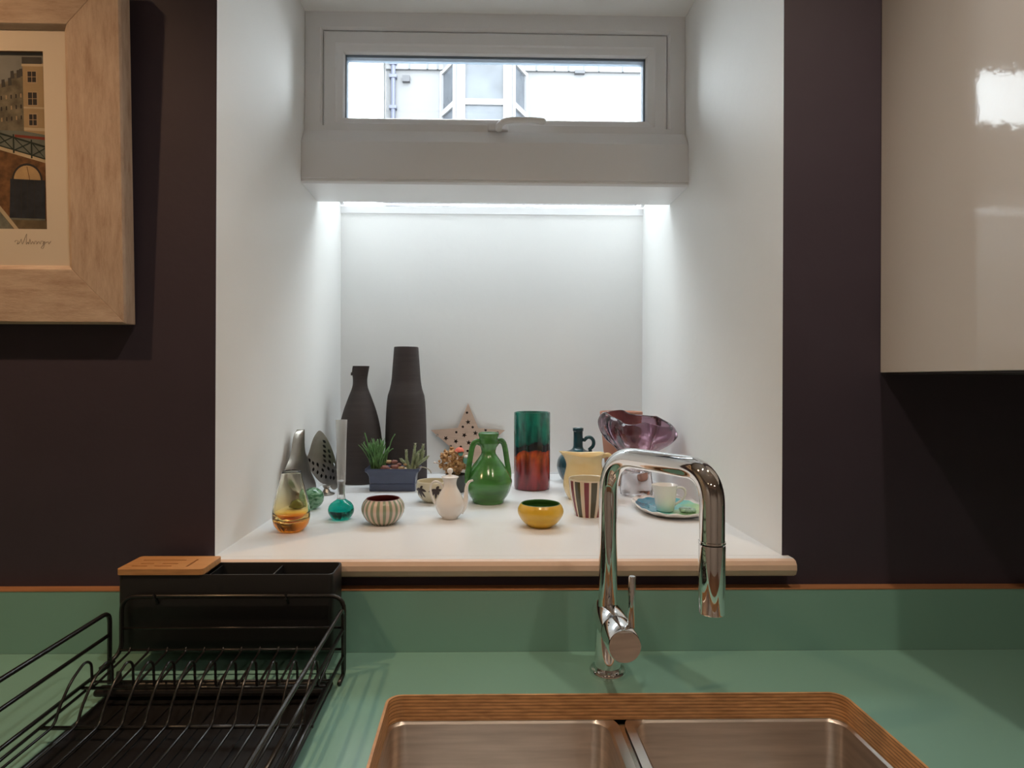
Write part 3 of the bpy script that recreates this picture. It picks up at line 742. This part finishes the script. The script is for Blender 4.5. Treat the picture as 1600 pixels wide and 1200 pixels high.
f.append(tuple(range(n))); 
Bld().add(v, f).obj('trough', 'blue_pot', bt, smooth=True)
gz = 32 * px_
g = Bld(); N1 = 26; v = []; f = []
for i in range(N1):
    for j in range(12):
        x = -wb - 2 * px_ + (2 * wb + 4 * px_) * i / (N1 - 1); y = -dB + 2 * dB * j / 11
        v.append((x, y, gz + .002 * noise.noise(Vector((x * 90, y * 90, 0)))))
for i in range(N1 - 1):
    for j in range(11): f.append((i * 12 + j, (i + 1) * 12 + j, (i + 1) * 12 + j + 1, i * 12 + j + 1))
tag(g.add(v, f).obj('gravel', 'gravel', bt, smooth='all'), kind='stuff')
def bx(px): return (px - 612.5) * sB
for x, y, z, r, m in ((600, -.016, 3, 7.5, 'pebble_red'), (615, -.012, 4.5, 6.8, 'pebble_red'), (604, -.002, 12, 5, 'pebble_tan'), (613.5, 0, 11.5, 5.2, 'pebble_red'), (626, -.014, 3, 5, 'pebble_tan'), (632, -.010, 8, 3.5, 'pebble_tan'), (621, -.004, 7, 4.5, 'pebble_red')):
    Bld().blob((bx(x), y, gz + z * sB), (r * sB, r * sB * .8, r * sB * .62), 2, jit=.35, seed=x).obj('pebble', m, bt, smooth='all')
gr = Bld(); random.seed(3)
for k in range(95):
    x0 = 586 + random.gauss(0, 4.5); a = random.gauss(0, .30); ln = random.uniform(36, 60) * (1 - .3 * abs(a)); yy = random.uniform(-.012, .014)
    P = []
    for j in range(6):
        t_ = j / 5; P.append((bx(x0 + a * ln * .75 * t_ ** 1.3), yy + random.gauss(0, .0012) + (yy) * t_ * 1.2, gz + ln * sB * t_ * (1 - .12 * t_)))
    gr.tube(P, [.0016, .0018, .0018, .0015, .0013, .0005], 5)
for pts in ([(598, 0), (604, 28), (610, 48), (615, 56)], [(596, 0), (600, 20), (607, 30), (612, 33)], [(578, 0), (572, 26), (567, 40), (566, 44)], [(578, 8), (572, 40), (568, 54), (567, 58)]):
    gr.tube(spline([(bx(x), -.006, gz + z * sB) for x, z in pts], 3), .0015, 5)
tag(gr.obj('grassy_succulent', 'grass', bt, smooth='all'), 'upright green needle-leaved plant', kind='stuff')
hp = Bld()
stems = [[(641, 0), (644, 18), (647, 40)], [(640, 0), (634, 14), (633, 30)], [(646, 0), (655, 18), (659, 38)], [(644, 0), (654, 10), (667, 20)], [(638, 0), (630, 10), (624, 16)], [(642, 4), (648, 22), (657, 30)], [(641, 0), (643, 14), (645, 26)], [(646, 0), (650, 12), (652, 24)], [(636, 0), (633, 8), (632, 12)], [(648, 2), (656, 14), (660, 28)]]
for si, st in enumerate(stems):
    yo = random.uniform(-.012, .01); P = spline([(bx(x), yo, gz + z * sB) for x, z in st], 7); n = len(P)
    hp.tube(P, [.0030 + .0010 * (k % 2) for k in range(n - 1)] + [.001], 6)
    for k in range(0, n):
        for a in range(4):
            aa = a * pi / 2 + k; d = Vector((cos(aa), sin(aa), .8)) * .0042
            hp.tube([P[k], P[k] + d], [.0011, .0006], 4)
    hp.blob(P[-1], .0026, 1, 1)
hp.obj('heath_succulent', ['heath', 'heath_tip'], bt, smooth='all')['kind'] = 'stuff'
Bld().tube(spline([(bx(649), -.01, gz + 3 * sB), (bx(660), -.016, gz + 4.5 * sB), (bx(669), -.018, gz + 1 * sB), (bx(673), -.018, gz - 5 * sB)], 5), .0013, 6).obj('trailing_stem', 'heath_tip', bt, smooth='all')

# ------------------------------------------------------------------ wooden star
sY = NB - .022; cst = aty(731, 691, sY); ss = (sY - CAM.y) / F; R = 62 * ss
R = (cst.z - SZ - .001) / cos(radians(36))
st = thing('star_decoration', 'pale plywood star pierced with little stars, leaning on the back wall', 'ornament', (cst.x, sY, SZ + .0006), rot=(radians(-3.5), 0, 0))
def star(cx_, cz_, r, ri=.382, rot=0):
    return [(cx_ + (r if k % 2 == 0 else r * ri) * sin(rot + k * pi / 5), cz_ + (r if k % 2 == 0 else r * ri) * cos(rot + k * pi / 5)) for k in range(10)]
hl = []
for x, y, kind in ((635, 468, 0), (642, 523, 1), (611, 551, 0), (669, 553, 0), (573, 583, 0), (620, 600, 1), (685, 588, 1), (461, 601, 0), (512, 618, 1), (571, 636, 1), (646, 644, 1), (816, 585, 0), (541, 665, 0), (600, 668, 0), (640, 692, 0), (756, 590, 1), (735, 625, 0), (700, 640, 1), (745, 570, 0)):
    u = (560 + x / 3.75 - 731) * ss; w_ = (691 - 520 - y / 3.75) * ss
    hl.append(star(u, w_, 4.4 * ss, .42, x) if kind else [(u + 2.0 * ss * cos(a * pi / 4), w_ + 2.0 * ss * sin(a * pi / 4)) for a in range(8)])
RC = R * cos(radians(36))
cutout('front_panel', star(0, 0, R, .45), hl, .004, 'plywood', st, world=lambda c: Vector((c.x, c.z, c.y + RC)))
Bld().prism([(a, b_ + RC) for a, b_ in star(0, 0, R * .97, .44)], .009, .012, 'XZ').obj('shade_backing', 'star_shade', st)  # added sheet, its dark colour stands for shade inside the star

# ------------------------------------------------------------------ dried flowers in a dark pot
p, s = spot(714, 768)
df = thing('dried_flowers', 'small dark pot of orange-brown dried flowers in front of the star', 'flowers', p)
Bld().lathe(sc([(0, 0), (12, 0), (13, 1), (17, 14), (18, 27), (16.5, 27), (15, 14), (0, 8)], s), 36).obj('pot', 'grey_pot', df, smooth=True)
random.seed(11); fl = Bld()
for k in range(230):
    while True:
        x, y, z = (random.uniform(-1, 1) for _ in range(3))
        if x * x + y * y + z * z < 1: break
    l = (x * x + y * y + z * z) ** .5; x, y, z = (q / l * (.55 + .45 * random.random()) for q in (x, y, z))
    cx_, cy_, cz_ = (x * 25 - 6) * s, y * 17 * s, (47 + z * 22) * s
    fl.blob((cx_, cy_, cz_), (random.uniform(2, 3.6) * s, random.uniform(2, 3.4) * s, random.uniform(1.4, 3.0) * s), 1, jit=.9, seed=k)
tag(fl.obj('flower_heads', 'dried', df), kind='stuff')
tw = Bld()
for k in range(9):
    a = random.uniform(-.9, .9); tw.tube([(0, 0, 20 * s), (a * 10 * s, random.uniform(-8, 8) * s, 36 * s), (a * 18 * s, 0, 46 * s)], .0009, 5)
tw.tube([(-6 * s, -8 * s, 40 * s), (-24 * s, -14 * s, 44 * s), (-33 * s, -16 * s, 47 * s)], .0008, 5); tw.obj('stems', 'dried', df)
Bld().blob((-33.5 * s, -16 * s, 47 * s), (2.6 * s, 2 * s, 1.8 * s), 1).obj('white_bud', 'pinkwhite', df, smooth='all')
Bld().lathe(sc([(0, 70), (3, 69.6), (6, 67.5), (7.4, 64), (4, 63.5), (2.2, 61), (2, 56), (0, 56)], s), 20, org=(4 * s, -10 * s, 0)).obj('coral_flower', 'coral', df, smooth=True)
Bld().blob((15 * s, -9 * s, 50 * s), (6 * s, 5 * s, 6 * s), 2, jit=.3).obj('teal_flower', 'tealwhite', df, smooth='all')
Bld().blob((15 * s, -10 * s, 55.5 * s), (5.2 * s, 4 * s, 2.4 * s), 2, jit=.3).obj('white_flower', 'pinkwhite', df, smooth='all')
Bld().blob((6 * s, -11 * s, 60 * s), (4.6 * s, 4 * s, 3.4 * s), 2, jit=.3).obj('teal_flower', 'tealwhite', df, smooth='all')

# ------------------------------------------------------------------ little bowl painted with dark leaves
p, s = spot(677, 784)
lb = thing('leaf_painted_bowl', 'small cream bowl painted with dark leaves, behind the white teapot', 'bowl', p)
lo = sprof([(0, 0), (11, 0), (13, 1), (21, 7), (26, 17), (26.5, 25), (25, 33)], 4)
li = sprof([(23.8, 33), (25, 25), (24, 17), (18, 9), (0, 4)], 3)
Bld().lathe(sc(lo + li, s), 48).obj('body', 'cream_china', lb, smooth='all')
def rad_at(z_):
    for (r0, h0), (r1, h1) in zip(lo, lo[1:]):
        if h0 <= z_ <= h1 and h1 > h0: return r0 + (r1 - r0) * (z_ - h0) / (h1 - h0)
    return 25
lv = Bld()
def leafshape(a0, z0, a1, z1, w_):
    n = 8; L_, R_ = [], []
    for k in range(n + 1):
        t_ = k / n; a = a0 + (a1 - a0) * t_; z = z0 + (z1 - z0) * t_; ww = w_ * sin(pi * t_) ** .7
        dx, dz = (a1 - a0) * 26, (z1 - z0); l = sqrt(dx * dx + dz * dz); na, nz = -dz / l / 26, dx / l
        for sgn, out in ((1, L_), (-1, R_)):
            aa = a + na * ww * sgn; zq = z + nz * ww * sgn; rr = (rad_at(zq) + .35) * s
            out.append((rr * cos(aa), rr * sin(aa), zq * s))
    lv.add(L_ + R_, [(k, k + 1, n + 2 + k, n + 1 + k) for k in range(n)])
for base in (-2.35, -1.35, -.2, 1.2, 2.6):
    for dx_, dz_ in ((-.42, -4), (-.30, -13), (.02, -16), (.34, -14), (.46, -4), (.2, 4)):
        leafshape(base, 24, base + dx_, 24 + dz_, 2.1)
lv.obj('painted_leaves', 'brown_glaze', lb, fix=False)

# ------------------------------------------------------------------ white teapot
p, s = spot(703, 810)
tp = thing('miniature_teapot', 'tiny white china coffee pot with ring handle, curved spout and knobbed lid', 'teapot', p)
Bld().lathe(sc(sprof([(0, 0), (11, 0), (12, 1.5), (18, 8), (22.8, 19), (22.2, 27), (17, 38), (11.5, 48), (10, 54), (11, 60), (13, 64)], 4) + [(12, 64), (9, 54), (9, 50), (0, 30)], s), 48).obj('body', 'white_china', tp, smooth='all')
Bld().lathe(sc(sprof([(13.6, 64), (13.4, 65), (9, 66.5), (3.2, 68), (2.4, 69.5), (4, 71.5), (4.8, 74), (3.8, 77), (0, 78.5)], 3), s), 36).obj('lid', 'white_china', tp, smooth='all')
def tpp(x, y): return ((x - 703) * s, -.001, (810 - y) * s)
Bld().tube(spline([tpp(*q) for q in ((694, 768), (690, 758), (685, 753.5), (679, 752.5), (674, 757), (672.5, 764), (674, 773), (678, 783), (682, 791))], 5), .0030, 10, flat=.8).obj('handle', 'white_china', tp, smooth='all')
P = spline([tpp(*q) for q in ((719, 800), (725, 792), (727.5, 782), (728, 770), (729, 760), (733, 753), (739, 750.5))], 5)
Bld().tube(P, [(.0072 - .0052 * (k / (len(P) - 1)) ** .8) for k in range(len(P))], 12).obj('spout', 'white_china', tp, smooth='all')

# ------------------------------------------------------------------ green two-handled jug
p, s = spot(763, 785)
gj = thing('green_amphora', 'green glazed jug with two tall strap handles', 'jug', p, rot=(0, 0, radians(26)))
o = [(0, 0), (23.5, 0), (24.5, 2), (25, 5), (28, 9), (29.5, 10.5), (33, 17), (34, 19.5), (35.6, 26), (37, 32), (36.8, 35), (34.5, 41), (29, 51), (22, 61.5), (15.5, 70), (11.5, 76), (11, 80), (12.5, 86), (16.5, 91.5), (17.2, 94), (15.2, 98), (14.4, 101), (16, 105), (16.2, 107.5), (15.2, 109), (13.3, 108), (12, 102), (9, 86), (8, 78), (20, 55), (30, 30), (0, 8)]
Bld().lathe(sc(o, s), 64).obj('body', 'green_glaze', gj, smooth='all')
for sg_ in (1, -1):
    P = spline([(sg_ * x * s, 0, z * s) for x, z in ((14, 93), (20, 95.5), (26, 92), (29.5, 82), (33, 62), (36, 45), (35.8, 33))], 6)
    Bld().tube(P, .0070, 12, flat=.66).obj('handle', 'green_glaze', gj, smooth='all')

# ------------------------------------------------------------------ painted cylinder vase
p, s = spot(831, 763)
tag(Bld().lathe(sc([(0, 0), (26, 0), (27.2, .8), (28, 4), (28.3, 60), (28.2, 118), (27.6, 119.4), (26.2, 119.4), (25.8, 118), (25.6, 40), (24, 4), (0, 3)], s), 64).obj('cylinder_vase', 'painted_vase', loc=p, smooth=True),
    'tall cylinder vase glazed teal over black over orange-red', 'vase')

# ------------------------------------------------------------------ dark teal bottle with ring handle
p, s = spot(903, 753)
tb = thing('ring_handled_bottle', 'dark teal round-bodied bottle with a ring handle at its neck', 'bottle', p)
Bld().lathe(sc(sprof([(0, 0), (19, 0), (21, 1), (28, 8), (32.5, 20), (33, 28), (30, 38), (22, 45.5), (12, 50), (8, 54), (7.4, 62), (7.4, 78), (8.4, 80), (8.4, 84.5)], 3) + [(6.5, 84.5), (5.5, 60), (0, 40)], s), 56).obj('body', 'teal_glaze', tb, smooth='all')
P = [((17 + 7.6 * cos(a)) * s, 0, (61 + 9 * sin(a)) * s) for a in [radians(150 - k * 16.4) for k in range(15)]] + [((20) * s, 0, 46 * s)]
Bld().tube([(7 * s, 0, 66 * s)] + P[0:], .0052, 10).obj('handle', 'teal_glaze', tb, smooth='all')

# ------------------------------------------------------------------ terracotta beaker
p, s = spot(970, 756)
p.y += .0
tag(Bld().lathe(sc([(0, 0), (21, 0), (22, 1), (33, 112), (32.4, 113.5), (31, 112), (20.5, 5), (0, 4)], s), 48).obj('terracotta_beaker', 'terracotta', loc=p, smooth=True), 'tall plain terracotta beaker behind the purple glass vase', 'vase')

# ------------------------------------------------------------------ pale yellow jug
p, s = spot(913, 779)
yj = thing('yellow_jug', 'pale yellow jug with a pulled lip, behind the striped beaker', 'jug', p)
def lip(r, z, a, i):
    zt = 72 * s; t_ = max(0, z / zt - .62) / .38
    c_ = max(0, cos(a - pi)); r2 = r * (1 + .30 * t_ ** 1.6 * c_ ** 8); z2 = z + 2.0 * s * t_ ** 2 * c_ ** 10 - 3.0 * s * t_ ** 2 * (abs(sin(a)) ** 3)
    return r2, z2
Bld().lathe(sc(sprof([(0, 0), (23, 0), (25, 1), (31, 12), (33, 24), (30.5, 40), (27, 54), (27.8, 64), (31, 72)], 4) + sprof([(29.8, 72), (26.6, 64), (25.5, 54), (29, 40), (30, 24), (0, 5)], 4), s), 64, lip).obj('body', 'yellow_jug', yj, smooth='all')
Bld().tube(spline([(x * s, 0, z * s) for x, z in ((28, 66), (38, 68), (45, 58), (44, 42), (32, 24))], 6), .0055, 10, flat=.8).obj('handle', 'yellow_jug', yj, smooth='all')

# ------------------------------------------------------------------ striped beaker
p, s = spot(919, 805)
sb = thing('striped_beaker', 'cream beaker with burgundy and dark green vertical stripes', 'beaker', p)
Bld().lathe(sc(sprof([(0, 0), (19, 0), (20.5, 1), (23.5, 12), (27, 28), (29.4, 44), (30.6, 57)], 4), s), 64).obj('body', 'cup_stripe', sb, smooth='all')
Bld().lathe(sc([(30.6, 57), (30.2, 58.2), (29.2, 57.6), (28, 44), (25, 26), (19, 4), (0, 3)], s), 64).obj('lining', 'cream_china', sb, smooth=True)

# ------------------------------------------------------------------ purple glass vase
p, s = spot(994, 773)
purple = zramp_glass('purple_to_clear_glass', [(0, (.97, .93, .92)), (.36, (.96, .90, .90)), (.48, (.80, .58, .64)), (.66, (.50, .32, .40)), (1, (.34, .21, .28))], 136 * s, .015, 1.48, .12)
def frill(r, z, a, i):
    zt = 122 * s; t_ = min(1, max(0, z / zt - .42) / .45)
    low = max(0, 1 - z / (50 * s))
    c_ = cos(4 * (a + .45)) + .35 * cos(7 * a + 1.2); r2 = r * (1 + t_ * (.15 * c_ + .05 * sin(2 * a + 1)) + .05 * low * cos(5 * a))
    z2 = z + s * t_ ** 2 * (-2.2 * c_ + 9 * cos(a - 2.2) + 2 * sin(3 * a) - 1)
    return r2, z2
oo = sprof([(0, 0), (22, 0), (24.5, 2), (25.5, 12), (23.5, 30), (22, 46), (24, 60), (33, 72), (44, 82), (51, 94), (53, 106), (50, 116), (46.5, 121)], 4)
ii = sprof([(43.5, 121), (44.5, 114), (45, 104), (40, 92), (30, 81), (20, 70), (15, 56), (14, 38), (0, 31)], 4)
tag(Bld().lathe(sc(oo + ii, s), 96, frill).obj('frilled_glass_vase', [purple], loc=p, smooth='all'), 'thick purple glass vase with a frilled lobed rim and clear foot', 'vase')

# ------------------------------------------------------------------ blue-green platter with espresso cup
c = Vector((.417, 1.336 - .997, SZ + .0004))
pt = thing('leaf_platter', 'leaf-shaped ceramic platter glazed blue to lime green', 'plate', c)
N = 72; v = []; f = []
def pouter(k, sc_, z, wav=1):
    a = 2 * pi * k / N; e = .84
    x = .076 * (abs(cos(a)) ** e) * (1 if cos(a) > 0 else -1); y = .106 * (abs(sin(a)) ** e) * (1 if sin(a) > 0 else -1)
    m_ = 1 + .018 * wav * sin(a * 14); return (x * sc_ * m_, y * sc_ * m_, z + (.0016 * wav * sin(a * 14 + 1)))
lev = [(0.0001, .0035, 0), (.45, .0040, 0), (.74, .0060, 0), (.90, .0115, .6), (1.0, .0150, 1), (1.012, .0140, 1), (.93, .0085, .6), (.74, .0008, 0), (.70, 0, 0), (.0001, 0, 0)]
for sc_, z, wv in lev: v += [pouter(k, sc_, z, wv) for k in range(N)]
for i in range(len(lev) - 1):
    for k in range(N): f.append((i * N + k, i * N + (k + 1) % N, (i + 1) * N + (k + 1) % N, (i + 1) * N + k))
b = Bld(); b.add(v, f); b.m = [0 if i < 3 * N else 1 for i in range(len(f))]
b.obj('dish', ['platter', 'white_china'], pt, smooth='all', fix=True)
fr_ = Bld()
for k in range(7):
    a = k * 2 * pi / 7; fr_.blob((.030 + .011 * cos(a), -.030 + .013 * sin(a), .0085), (.009, .010, .0045), 1, jit=.4, seed=k)
fr_.obj('raised_flower', M('pale_mint_glaze', (.42, .60, .48), .25, coat=.4, var=.35, vscale=90), pt, smooth='all')
q = atz(1039, 798, SZ + .0045); s = (q.y - CAM.y) / F
ec = thing('espresso_cup', 'small white espresso cup standing on the blue-green platter', 'cup', (q.x, q.y, SZ + .0050))
def cupf(r, z, a, i): return r * (1 + (.16 * max(0, cos(a - pi)) ** 10 if z > 36 * s else 0)), z
Bld().lathe(sc([(0, 0), (12, 0), (13.6, .8), (15.5, 12), (17, 26), (18.5, 40), (19, 41), (17.8, 41), (16, 26), (13.5, 5), (0, 3)], s), 48, cupf).obj('body', 'white_china', ec, smooth='all')
Bld().tube(spline([(x * s, 0, z * s) for x, z in ((17, 35), (25, 36.5), (31, 33), (32, 26), (27, 17), (15, 9))], 6), .0028, 10).obj('handle', 'white_china', ec, smooth='all')

# ------------------------------------------------------------------ yellow bowl, striped bowl
p, s = spot(844.5, 822)
yb = thing('yellow_bowl', 'squat mustard yellow bowl with a green inside', 'bowl', p)
Bld().lathe(sc(sprof([(0, 0), (17, 0), (18, 1), (27, 7), (34, 17), (35.8, 24), (34, 30.5), (30.5, 35.5)], 4), s), 56).obj('body', 'yellow_bowl', yb, smooth='all')
Bld().lathe(sc([(30.5, 35.5), (29.6, 36), (28.6, 35), (32, 30), (33.5, 24), (30, 14), (18, 5), (0, 4)], s), 56).obj('lining', 'green_inside', yb, smooth='all')
p, s = spot(598.5, 818)
sbw = thing('striped_bowl', 'round bowl with sage and cream stripes and a maroon inside', 'bowl', p)
Bld().lathe(sc(sprof([(0, 0), (16.5, 0), (17.5, 1), (26, 7), (32, 17), (33.3, 25), (31, 33), (26, 39)], 4), s), 56).obj('body', 'bowl_stripe', sbw, smooth='all')
Bld().lathe(sc([(26, 39), (25.2, 39.6), (24, 38.6), (28.6, 32), (31, 25), (29, 15), (18, 5), (0, 4)], s), 56).obj('lining', 'maroon_inside', sbw, smooth='all')

# ------------------------------------------------------------------ kitchen tap
fx, fy = .190, -.094
tx = thing('kitchen_tap', 'chrome pull-out kitchen mixer tap with a square-arched spout', 'tap', (fx, fy, WT))
Bld().lathe([(0, 0), (.0265, 0), (.0268, .002), (.0268, .006), (.025, .0082), (.0205, .009), (.0195, .012), (0, .012)], 48).obj('base_flange', 'chrome', tx, smooth=True)
Bld().lathe([(0, .010), (.0192, .010), (.0192, .083), (0, .083)], 48).obj('body', 'chrome', tx, smooth=True)
mz = .992 - WT
mc = Bld().lathe([(0, -.024), (.0215, -.024), (.0228, -.021), (.0228, .052), (.0222, .0528), (.0222, .0545), (.0228, .0552), (.0228, .098), (.0212, .1005), (.0, .1010)], 56, axis='Y', org=(.002, 0, mz))
mc.obj('mixer_barrel', 'chrome', tx, smooth=True)
Bld().lathe([(.0223, .0524), (.0229, .0528), (.0229, .0548), (.0223, .0550)], 48, axis='Y', org=(.002, 0, mz)).obj('barrel_seam', 'chrome_dark', tx)
lvx = aty(987, 940, fy - .082)
Bld().tube([(lvx.x - fx, -.080, mz + .018), (lvx.x - fx, -.080, mz + .040), (lvx.x - fx + .001, -.081, mz + .086), (lvx.x - fx + .001, -.081, mz + .0875)], [.0052, .0050, .0049, .0042], 20).obj('lever', 'chrome', tx, smooth=True)
ex, ey = .0870, -.180; zt_ = 1.2355 - WT
path = fillet([(0, 0, .090), (0, 0, zt_), (ex, ey, zt_ + .002), (ex, ey, 1.154 - WT)], [.01, .062, .062, 0], 14)
Bld().tube(path, [.0137 + .0011 * k / (len(path) - 1) for k in range(len(path))], 36).obj('spout', 'chrome', tx, smooth=True)
Bld().lathe([(.0125, 0), (.0150, 0), (.0158, .0008), (.0158, .003), (.0142, .0036), (.0125, .0036)], 36, org=(ex, ey, 1.1505 - WT)).obj('joint_ring', 'chrome', tx, smooth=True)
Bld().lathe([(0, 0), (.0105, 0), (.0118, -.001), (.0148, -.001), (.0154, .001), (.0156, .079), (.0153, .0812), (0, .0812)], 40, org=(ex, ey, 1.0685 - WT)).obj('spray_head', 'chrome', tx, smooth=True)
Bld().lathe([(0, -.0005), (.0104, -.0005), (.0104, -.0016), (0, -.0016)], 24, org=(ex, ey, 1.0685 - WT)).obj('nozzle', 'black_plastic', tx)

# ------------------------------------------------------------------ dish rack, drip tray, utensil box
RL, RR, RB, RF = -.523, -.200, -.100, -.500
dr = thing('dish_rack', 'black wire dish rack on the worktop left of the sink', 'dish rack', (0, 0, WT))
def zc(z): return z - WT
def wire(name, pts, r=.0021, rad=0, closed=False, seg=8):
    P = fillet(pts, rad, 6, closed) if rad else [Vector(q) for q in pts]
    return Bld().tube([(q[0], q[1], q[2] - WT) for q in P], r, seg, closed).obj(name, 'black_wire', dr, smooth='all')
z0 = .9145
wire('back_frame', [(RL - .012, RB - .03, .936), (RL, RB, .945), (RL, RB, 1.0275), (RR, RB, 1.0275), (RR, RB, z0), (RR, RB - .03, z0 - .0015)], .0031, [.01, .016, .022, .022, .008, 0])
wire('back_rail', [(RL, RB, .981), (RR, RB, .981)], .0018)
wire('rear_cross_wire', [(RL, RB - .004, .951), (RR, RB - .004, .951)], .0018)
for sx, yb_, r_ in ((RL, -.128, .0031), (RR, RB - .006, .0029)):
    wire('side_frame', [(sx, yb_, z0), (sx, yb_, 1.0165 if sx < -.4 else 1.012), (sx, RF, 1.0165 if sx < -.4 else 1.012), (sx, RF, z0)], r_, [0, .016, .016, 0])
    wire('side_rail', [(sx, yb_, .984 if sx < -.4 else .980), (sx, RF, .984 if sx < -.4 else .980)], .0026)
    wire('side_rail', [(sx, yb_ + .01, .941), (sx, RF, .941)], .0026)
    wire('side_rail', [(sx + (.006 if sx < -.4 else -.006), RB - .09, .936), (sx + (.006 if sx < -.4 else -.006), RF, .930)], .0020)
for y, z, r_ in ((-.187, .938, .0022), (-.168, .937, .0019), (-.262, .9285, .0024), (RF, .930, .0024), (-.40, .9285, .0020)):
    wire('cross_wire', [(RL, y, z), (RR, y, z)], r_)
wire('front_rail', [(RL, RF, .975), (RR, RF, .975)], .0026); wire('front_rail', [(RL, RF, 1.0), (RR, RF, 1.0)], .0026)
nx = 12
for i in range(nx):
    x = -.508 + i * (.508 - .214) / (nx - 1)
    pts = [(x, RB - .003, .955), (x, RB - .006, .949), (x, -.183, .9405), (x, -.190, .9415), (x, -.192, .974), (x, -.205, .981), (x, -.232, .969), (x, -.252, .948), (x, -.259, .934), (x, -.268, .9305), (x, RF, .9305)]
    wire('plate_wire', pts, .0017, [0, .004, .006, .006, .010, .012, .012, .01, .006, .006, 0], seg=6)
for x, y in ((RL + .02, RB - .04), (RR - .02, RB - .04), (RL + .02, RF + .02), (RR - .02, RF + .02)):
    Bld().lathe([(0, 0), (.006, 0), (.006, .006), (.003, .028), (0, .028)], 12, org=(x, y, 0.0002)).obj('foot', 'black_plastic', dr)
ty = thing('drip_tray', 'black plastic drip tray lying under the dish rack', 'tray', (0, 0, WT))
TX0, TX1, TY0, TY1 = -.505, -.207, -.52, -.125
b = Bld(); lv_ = [(.004, .0006), (0, .006), (0, .0075), (.003, .0075), (.006, .0045), (.02, .0035), (.14, .003)]
v = []; n = 28
for ins, z in lv_: v += [(x, y, z) for x, y in rrect(TX0 + ins, TX1 - ins, TY0 + ins, TY1 - ins, .012 if ins < .02 else .006, 6)]
f = []
for i in range(len(lv_) - 1):
    for k in range(n): f.append((i * n + k, i * n + (k + 1) % n, (i + 1) * n + (k + 1) % n, (i + 1) * n + k))
f.append(tuple((len(lv_) - 1) * n + k for k in range(n))); f.append(tuple(range(n))[::-1])
b.add(v, f).obj('tray', 'black_tray', ty, smooth=True)
Bld().box(-.520, -.212, -.172, -.152, .0078, .0175).obj('rear_lip', 'black_tray', ty, bevel=.004)
for k in range(9):
    x = -.47 + k * .03; Bld().box(x - .0015, x + .0015, -.48, -.19, .0030, .0052).obj('rib', 'black_tray', ty)

ub = thing('utensil_box', 'black open utensil holder hooked on the back of the dish rack', 'utensil holder', (-.5345, -.091, .9425))
W_, D_, H_, T_ = .316, .062, .1135, .0028
b = Bld(); lv_ = [(.006, 0), (.0015, .002), (0, .006), (0, H_ - .001), (.0006, H_), (T_ - .0005, H_), (T_, H_ - .001), (T_, .004), (.02, .0035)]; v = []; n = 28
for ins, z in lv_: v += [(x, y, z) for x, y in rrect(ins, W_ - ins, ins, D_ - ins, .008, 6)]
f = []
for i in range(len(lv_) - 1):
    for k in range(n): f.append((i * n + k, i * n + (k + 1) % n, (i + 1) * n + (k + 1) % n, (i + 1) * n + k))
f.append(tuple((len(lv_) - 1) * n + k for k in range(n))); f.append(tuple(range(n))[::-1])
b.add(v, f).obj('holder', 'black_plastic', ub, smooth=True)
for x in (.128, .222): Bld().box(x, x + .0018, T_, D_ - T_, .004, H_ - .004).obj('divider', 'black_plastic', ub)
for x in (.06, .25):
    Bld().tube([(x, -.001, .072), (x, -.0125, .0885), (x, -.0125, .0815)], .0022, 8).obj('hook', 'black_plastic', ub)
slots = [rrect(.012, .036, .012, .0155, .001, 2), rrect(.046, .072, .012, .0155, .001, 2), rrect(.020, .040, .024, .0275, .001, 2), rrect(.052, .076, .024, .0275, .001, 2), rrect(.014, .080, .042, .0455, .001, 2), rrect(.094, .0975, .010, .048, .001, 2)]
ld = cutout('bamboo_lid', rrect(-.001, .1255, -.002, D_ + .003, .006, 6), slots, .0085, 'bamboo', ub, world=lambda c: Vector((c.x, c.y, c.z + H_ + .0046)))
ld['label'] = 'slotted bamboo lid over the left compartment'
Bld().box(.0035, .123, .0035, D_ - .0035, H_ - .003, H_ + .0010).obj('slot_shade_block', 'slot', ub)  # dark block under the slots, their shade put into its colour
